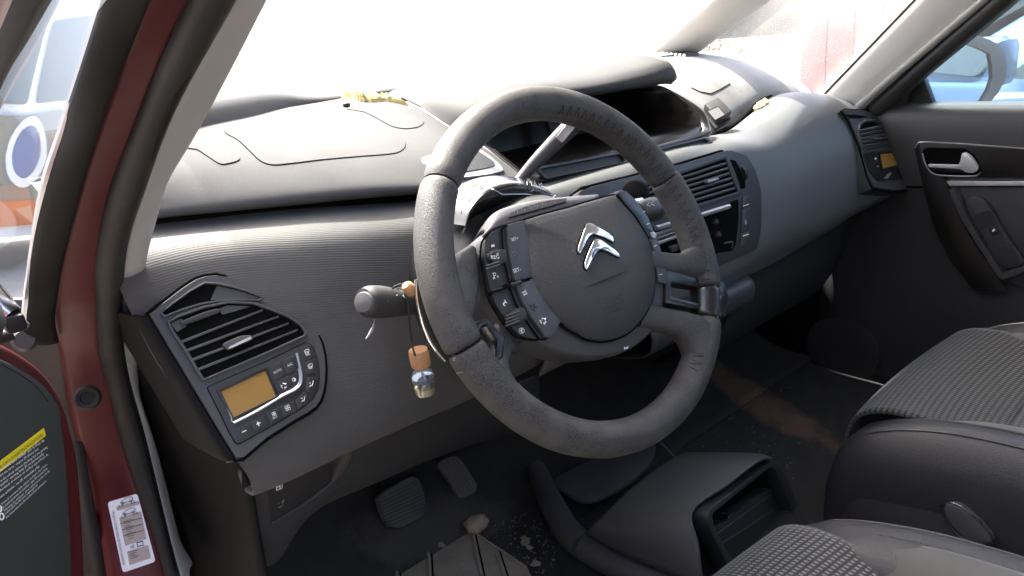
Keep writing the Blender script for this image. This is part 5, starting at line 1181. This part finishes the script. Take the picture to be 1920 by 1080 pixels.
# ================================================================ seats
def seat(cx, yf, zt, name, label, fab, handle):
    t = thing(name, V(cx, yf-.3, -.60), label, 'car seat')
    def q(x, y, z): return V(cx+x, yf+y, zt+z)
    # rows run from the front underside over the front edge to the back; columns across
    prof = [(-.035,-.17),(-.006,-.12),(.006,-.07),(-.004,-.028),(-.035,-.004),(-.085,.004),(-.15,-.004),(-.20,-.012)]
    def rowsof(x0, x1, k, pr, dz): 
        return [[q(L(x0,x1,i/(k-1)), y-.022*(2*L(x0,x1,i/(k-1))/.44)**2, z+dz*(abs(2*L(x0,x1,i/(k-1))/.44)**2)) for i in range(k)] for y, z in pr]
    grid('front_cushion', rowsof(-.205,.205,7,prof,.012), fab, t, 44, 30, .006)
    prof2 = [(-.192,-.030),(-.205,-.012),(-.23,-.006),(-.32,-.012),(-.45,-.022),(-.56,-.02)]
    grid('rear_cushion', rowsof(-.165,.165,7,prof2,.020), fab, t, 36, 30, .006)
    for s in (-1, 1):
        # bolster: leather outside, suede inside
        sec = [(.000,-.16,.215,.0),(-.008,-.10,.225,.0),(-.030,-.040,.23,.002),(-.075,-.006,.232,.012),(-.14,.016,.232,.025),(-.22,.030,.235,.032),(-.36,.040,.24,.034),(-.56,.050,.24,.034)]
        rws = []
        for y, z, xo, up in sec:
            rws.append([q(s*(xo-.055), y-.004, z-.03), q(s*(xo-.04), y, z-.002), q(s*(xo-.012), y, z+up*.35), q(s*(xo+.018), y, z+up*.30), q(s*(xo+.040), y-.008, z-.022), q(s*(xo+.046), y-.02, z-.065), q(s*(xo+.042), y-.03, z-.15)])
        bo_ = grid('bolster', rws, 'seatleather', t, 40, 30, .005)
        iw = [[q(s*(xo-.012-.063*k), y+.035*(1-k)*.5, z-.012-up*.3+.012*(1-k)), q(s*(xo-.012-.033*k), y, z+.003+up*.1), q(s*(xo-.012), y-.03*(1-k), z+up*.35+.0035)] for (y, z, xo, up), k in zip(sec[4:], (.35,.9,1,1))]
        grid('bolster_inset', iw, 'suede', t, 40, 14, .004)
        tube('bolster_piping', [q(s*(xo+.020), y, z+up*.30+.002) for y, z, xo, up in sec[2:]], .0018, 'seatleather', t, 6, sm=40)
        gs = []
        sp2 = spline([q(s*(xo-.010), y, z+up*.36+.005) for y, z, xo, up in sec[4:]], 60)
        for i in range(0, 59, 1): gs.append(tubegeo([sp2[i], L(sp2[i], sp2[i+1], .62)], .0007, 4))
        sti = merge('seam_stitches', gs, 'suede', t); sti['kind'] = 'stuff'
        # side shell
        prism('side_shield', rnd([q(s*.262,-.03,-.20), q(s*.262,-.06,-.10), q(s*.262,-.18,-.075), q(s*.262,-.56,-.05), q(s*.262,-.60,-.20)], .03), Vector((s*.018,0,0)), 'kick', t, .004)
    if handle:
        hx = -.284
        hp_ = [U(*p, X=cx+hx) for p in [(1772,940),(1800,936),(1838,965),(1866,998),(1868,1010),(1845,1014),(1812,1000),(1785,972)]]
        prism('seat_lever', rnd(hp_, .01), Vector((-.014,0,0)), 'rail', t, .004, 3)
        tube('lever_edge', spline([p+Vector((-.013,0,0)) for p in hp_], 40, True), .0016, 'chromed', t, 6, True)
    box('seat_base', q(0,-.30,-.185), (.46,.46,.07), 'dark', t, .01)
    for s in (-1,1): box('seat_rail', q(s*.19,-.30,-.222), (.04,.56,.025), 'kick', t, .004)
    bk = [[q(-.24,-.55+.0,-.02), q(-.20,-.50,-.02), q(0,-.52,-.02), q(.20,-.50,-.02), q(.24,-.55,-.02)]]
    rws = []
    for z, y, hw in [(-.05,-.53,.22),(.08,-.545,.245),(.25,-.585,.25),(.42,-.635,.235),(.53,-.67,.20),(.57,-.70,.14)]:
        rws.append([q(-hw,y-.09,z), q(-hw-.01,y-.02,z), q(-hw*.8,y+.045,z), q(-hw*.4,y+.005,z), q(0,y,z), q(hw*.4,y+.005,z), q(hw*.8,y+.045,z), q(hw+.01,y-.02,z), q(hw,y-.09,z)])
    grid('backrest', rws, fab, t, 30, 36, .01)
    rws = []
    for z, hw, d in [(.60,.09,.035),(.63,.125,.05),(.70,.135,.055),(.77,.12,.05),(.80,.08,.03)]:
        rws.append([q(hw*math.cos(a), -.70+d*math.sin(a), z) for a in [2*math.pi*i/12 for i in range(12)]])
    grid('headrest', rws, 'seatleather', t, 16, 30, .004, cv=True)
    for s in (-1,1): tube('headrest_post', [q(s*.06,-.69,.54), q(s*.06,-.70,.63)], .006, 'chromed', t, 8)
seat(-.005, -.085, -.372, 'driver_seat', 'driver seat with pale woven cushion and grey bolsters below the wheel', 'fabricd', False)
seat(.735, -.035, -.372, 'passenger_seat', 'passenger seat with dark woven cushion, leather bolster and side lever', 'fabric', True)
# ================================================================ passenger door
pd = thing('passenger_door', V(1.10,-.3,-.58), 'charcoal passenger door with glossy black panel, chrome handle and window switch', 'car door')
dr = []
for y in (.28,.10,-.10,-.35,-.65,-.92):
    dr.append([V(1.135,y,.030), V(1.105,y,.033), V(1.078,y,.022), V(1.068,y,-.008), V(1.066,y,-.07), V(1.07,y,-.14), V(1.085,y,-.22), V(1.095,y,-.33), V(1.10,y,-.46), V(1.115,y,-.64)])
grid('door_panel', dr, 'plas', pd, 20, 44, .006)
Pd = Plane((1.066,0,-.08), (-1,0,0)); fd = Face(Pd, pd); c12 = crop(1700, 250, 4.0)
trimpx = [(1716,275),(1724,266),(1800,268),(1930,278),(1960,280),(1960,345),(1930,344),(1778,341),(1785,370),(1805,415),(1830,458),(1868,512),(1890,545),(1830,545),(1785,490),(1755,430),(1735,360)]
fd.poly('gloss_panel', trimpx, .000, .006, 'gloss', .004, .0015)
fd.line('panel_edge', [(1716,277),(1722,267),(1735,266),(1800,269),(1930,279)], .006, .0012, 'silver')
cup = c12((118,150),(125,118),(160,105),(440,112),(510,160),(555,240),(550,290),(510,318),(230,312),(175,275),(140,220))
fd.poly('handle_recess', cup, .0062, .0070, 'hole', .006)
fd.line('recess_rim', c12((118,150),(135,215),(170,278),(225,310),(370,320),(510,318),(555,292)), .0075, .0014, 'silver', sm=40)
han = fd.poly('door_handle', c12((172,226),(400,232),(415,205),(428,145),(450,138),(490,165),(520,205),(545,245),(540,278),(505,292),(460,288),(420,262),(180,248)), .010, .020, 'satin', .004, .003)
fd.poly('handle_shade', c12((185,252),(420,264),(480,292),(250,288),(200,276)), .008, .012, 'gloss', .003, .001, han)
ch = c12((310,352),(600,356),(960,358),(960,384),(640,388),(330,388)); fd.poly('chrome_strip', ch, .006, .014, 'satin', .001, .001)
arm = c12((328,402),(380,398),(470,398),(960,402),(960,1200),(720,1075),(600,930),(500,780),(410,590))
fd.poly('armrest_recess', arm, .002, .005, 'kick', .01, .002)
fd.line('recess_edge', c12((345,410),(385,500),(440,620),(540,790),(640,940),(720,1060),(780,1050),(960,980)), .007, .010, 'plas', sm=40)
sw_ = fd.poly('switch_panel', c12((450,530),(460,490),(490,465),(540,462),(600,490),(640,560),(760,760),(900,960),(860,990),(740,1010),(690,960),(600,800),(500,640)), .008, .016, 'kick', .006, .003)
fd.poly('switch_dip', c12((505,618),(625,568),(680,680),(560,730)), .0162, .0168, 'dark', .004, parent=sw_)
fd.poly('window_switch', c12((618,712),(672,688),(706,742),(645,768)), .016, .020, 'dark', .002, .001, sw_)
fd.poly('switch_icon', c12((640,728),(655,714),(664,718),(660,732),(645,740)), .0202, .0206, 'white', parent=sw_)
fd.line('switch_outline', c12((570,728),(635,850),(665,880),(800,822)), .0165, .0008, 'plas', parent=sw_)
fd.line('lower_seam', [(1700,350),(1715,351),(1740,350)], .004, .0022, 'hole')
# door speaker low at the front
sc_ = U(1580,655,X=1.10); lathe('speaker_cover', sc_, Vector((-1,0,.05)), [(.088,0),(.087,.004),(.080,.006),(.05,.0065),(.01,.007)], 'kick', pd, 40, 60)
# window frame, sail panel and glass
tube('window_frame', [U(1640,205,X=1.075), U(1760,100,X=1.07), U(1880,0,X=1.065), U(2010,-120,X=1.055)], [.020,.021,.021,.021], 'blackpaint', pd, 10)
prism('sail_panel', [U(*p, X=1.085) for p in [(1618,210),(1690,150),(1716,128),(1696,200)]], Vector((.02,0,0)), 'blackpaint', pd, .003)
prism('sail_base', [U(*p, X=1.10) for p in [(1696,200),(1708,150),(1728,135),(1752,200)]], Vector((.02,0,0)), 'dark', pd, .003)
gp = [[V(1.115,.22,.028), V(1.115,-.2,.028), V(1.115,-.95,.028)], [V(1.075,.02,.26), V(1.085,-.3,.30), V(1.085,-.95,.30)], [V(1.02,-.25,.55), V(1.02,-.5,.60), V(1.02,-.95,.60)]]
grid('window_pane', gp, 'side', pd, 14, 14, solid=0)
# door mirror
mir_ = thing('door_mirror', V(1.22,.10,.0), 'large dark door mirror outside the passenger window reflecting a blue car', 'mirror')
Pm = Plane((1.30,.085,.085), (-.30,-.954,.02)); fm = Face(Pm, mir_); c13 = crop(1680, 0, 4.5)
mo = c13((540,290),(640,298),(760,335),(850,390),(895,470),(905,560),(890,680),(830,790),(760,870),(690,918),(560,912),(400,905),(280,895),(225,840),(205,740),(210,640),(240,550),(330,460),(430,370))
mi_ = c13((520,360),(600,385),(700,425),(755,460),(770,540),(778,660),(745,750),(690,845),(620,875),(500,895),(380,900),(300,896),(235,845),(212,745),(218,660),(250,550),(330,465),(430,390))
mo3 = fm.pts(mo, .004); cen = sum(mo3, Vector())/len(mo3); mo3 = spline(mo3, 60, True)
dome('mirror_housing', mo3, cen, -Pm.N, [(1.0,.003),(1.03,.012),(1.0,.05),(.85,.09),(.5,.12),(.1,.13)], 'dark', mir_)
fm.poly('mirror_pane', mi_, .0045, .007, 'mirror')
fm.ring('mirror_rim', mo, c13(*[(540,362),(600,380),(702,420),(765,455),(780,540),(788,660),(755,756),(696,855),(622,885),(560,893),(400,900),(290,893),(235,842),(212,742),(216,650),(248,552),(332,464),(430,376),(480,362)]) , .004, .012, 'rail', .003)
tube('mirror_arm', [V(1.12,.16,-.0), V(1.18,.15,.02), V(1.24,.13,.05)], [.03,.028,.03], 'dark', mir_, 12)
# ================================================================ driver's door, swung open
dd = thing('driver_door', V(-.55,.05,-.58), 'open dark red driver door with black inner panel and warning label', 'car door')
Po = Plane((-.475,.10,-.15), (.64,-.77,0)); fo2 = Face(Po, dd); eo = Vector((-.77,-.64,0))
c14 = crop(0, 560, 4.5)
edge = c14((-200,270),(0,365),(150,440),(300,545),(400,640),(480,750),(540,860),(585,980),(610,1080))+[(150,860),(158,960),(165,1110)]
e3 = spline([Po.at(*p) for p in edge], 40); off = eo*.9
def cl(p): return Vector((p.x, p.y, max(p.z, V(0,0,-.60).z)))
lw_ = e3[-1]; lw_ = Vector((lw_.x, lw_.y, V(0,0,-.58).z))
full = e3+[lw_, lw_+off, Vector((e3[0].x, e3[0].y, e3[0].z))+off]
prism('door_shell', full, -Po.N*.10, 'red', dd, .006, 3)
inn = c14((-200,460),(0,545),(120,610),(240,690),(340,790),(400,880),(430,960),(440,1080))+[(105,860),(112,960),(118,1110)]
i3 = spline([Po.at(*p, .003) for p in inn], 40); lw2 = Vector((i3[-1].x, i3[-1].y, V(0,0,-.55).z))
prism('door_card', i3+[lw2, lw2+eo*.82, i3[0]+eo*.82], Po.N*.010, M.setdefault('card', pbr('door_card', (.022,.025,.020), .7, bump=('noise', 900, .3, .0005), var=.15, vscale=20)), dd, .004)
tube('card_groove', [Po.at(*p, .012) for p in c14((0,555),(60,590),(150,640),(260,715),(345,800),(395,870))], .0012, 'hole', dd, 5)
tube('window_bar', [e3[0]+Vector((0,0,0)), e3[0]+eo*.25+Vector((0,0,.22)), e3[0]+eo*.55+Vector((0,0,.40)), e3[0]+eo*.85+Vector((0,0,.46)), e3[0]+eo*.9+Vector((0,0,.02))], .022, 'blackpaint', dd, 10)
hl = .0134; c15 = crop(0, 780, 4.5)
lab = fo2.poly('warning_band', c15((0,378),(365,102),(382,165),(0,470),(-260,668),(-260,580)), hl, hl+.0006, 'yellow')
fo2.text('warning_words', 'WARNING-PELIGRO-AVVERTENZA-ACHTUNG', c15((-150,560))[0], c15((362,168))[0], hl+.0007, 'ink', 1.25)
lines = ['quitter le vehicule sans verifier que le frein de', 'stationnement est serre : voyant (P) allume fixe', 'Never leave the vehicle without checking that the parking', 'brake is applied : warning lamp (P) on permanently', 'Nunca abandonar el vehiculo sin verificar que el freno de', 'mano este activado : luz (P) encendida y fija', 'Prima di scendere dalla vettura verificare che il freno', 'di stazionamento sia inserito : spia (P) accesa fissa', 'Fahrzeug nie verlassen, ohne vorher zu prufen, ob die', 'elektrische Parkbremse angezogen ist', 'Die Kontrolleuchte (P) leuchtet dann permanent']
for i, s in enumerate(lines):
    a = (-120+i*16, 590+i*31) if i > 5 else (-130+i*14, 585+i*32)
    e = [(372,212),(322,284),(398,268),(368,324),(404,330),(330,430),(396,412),(398,446),(418,466),(316,585),(388,552)][i]
    st_ = [(-110,545),(-110,590),(-90,625),(-80,655),(-70,690),(-60,742),(14,752),(22,782),(34,808),(44,832),(52,866)][i]
    fo2.text('warning_line', s, c15(st_)[0], c15(e)[0], hl+.0004, 'white', 1.1)
for x, y in ((-6,785),(14,848)):
    o_ = c15((x,y))[0]; fo2.line('warning_mark', [(o_[0]+4*math.cos(a)*1, o_[1]+6*math.sin(a)) for a in [k*math.pi/8 for k in range(16)]], .0135, .0005, 'white', True)
# tyre pressure sticker on the jamb
stq = [(202,942),(258,924),(291,1052),(232,1072)]
S0, S1, S2, S3 = [Y(p, d) for p, d in zip(stq, (.268,.262,.238,.244))]
ns = (S1-S0).cross(S3-S0).normalized(); ns = ns if ns.dot(CP-S0) > 0 else -ns
Pk = Plane(tuple((S0+S2)/2-Vector((0,0,Z0))), ns); fk = Face(Pk, body); c16 = crop(190, 900, 6.0)
stk = fk.poly('tyre_sticker', c16((70,250),(405,152),(610,915),(260,1035),(238,1020)), .0, .001, 'paper', .003)
FK = Face(Pk, stk) if False else fk
for q in (((168,300),(420,232),(428,272),(180,348)), ((200,425),(445,352),(508,662),(268,740)), ((288,805),(528,732),(556,876),(318,958))): fk.poly('sticker_field', c16(*q), .0011, .0013, 'band', parent=stk)
for s, a, b, m_ in (('2.6', (195,312),(250,298),'ink'), ('2.6', (330,272),(385,258),'ink'), ('2.4', (222,440),(280,424),'ink'), ('2.9', (355,402),(412,388),'ink')): fk.text('sticker_word', s, c16(a)[0], c16(b)[0], .0015, m_, parent=stk)
for i in range(9):
    a = (240+i*6+(i%3)*10, 470+i*24); b = (a[0]+110-(i%3)*28, a[1]-30+(i%3)*8); fk.line('sticker_line', c16(a, b), .0014, .00025, 'ink', parent=stk, seg=4)
for i in range(5):
    a = (310+i*5, 815+i*18); b = (a[0]+100-(i%3)*20, a[1]-28+(i%3)*6); fk.line('sticker_line', c16(a, b), .0014, .00025, 'ink', parent=stk, seg=4)
for i in range(3): fk.line('sticker_rule', c16((212+i*18,492+i*70),(455+i*16,424+i*68)), .0014, .0003, 'ink', parent=stk, seg=4)
for oy, ox in ((225,285),(350,310)):
    fk.line('car_icon', c16((ox-70,oy+28),(ox-40,oy),(ox,oy-28),(ox+50,oy-38),(ox+70,oy-20),(ox+66,oy+8)), .0014, .0003, 'ink', parent=stk)
    fk.line('car_icon', c16((ox-70,oy+28),(ox-66,oy+42),(ox+30,oy+18),(ox+70,oy+6)), .0014, .0003, 'ink', parent=stk)
    for dx, dy in ((-42,36),(44,10)): fk.line('car_icon', [c16((ox+dx+12*math.cos(t), oy+dy+12*math.sin(t)))[0] for t in [k*math.pi/6 for k in range(12)]], .0015, .0003, 'ink', True, parent=stk, seg=4)
fk.line('sticker_mark', c16((325,758),(365,730),(358,762)), .0014, .0004, 'ink', True, parent=stk); fk.line('sticker_mark', c16((400,705),(466,690),(470,735),(405,748)), .0014, .0005, 'ink', True, parent=stk)
fk.text('sticker_title', 'PRESSIONS CONTROLEES PNEUS FROIDS (+0.00 bar)', c16((268,950))[0], c16((140,345))[0], .0014, 'ink', 1.3, parent=stk)
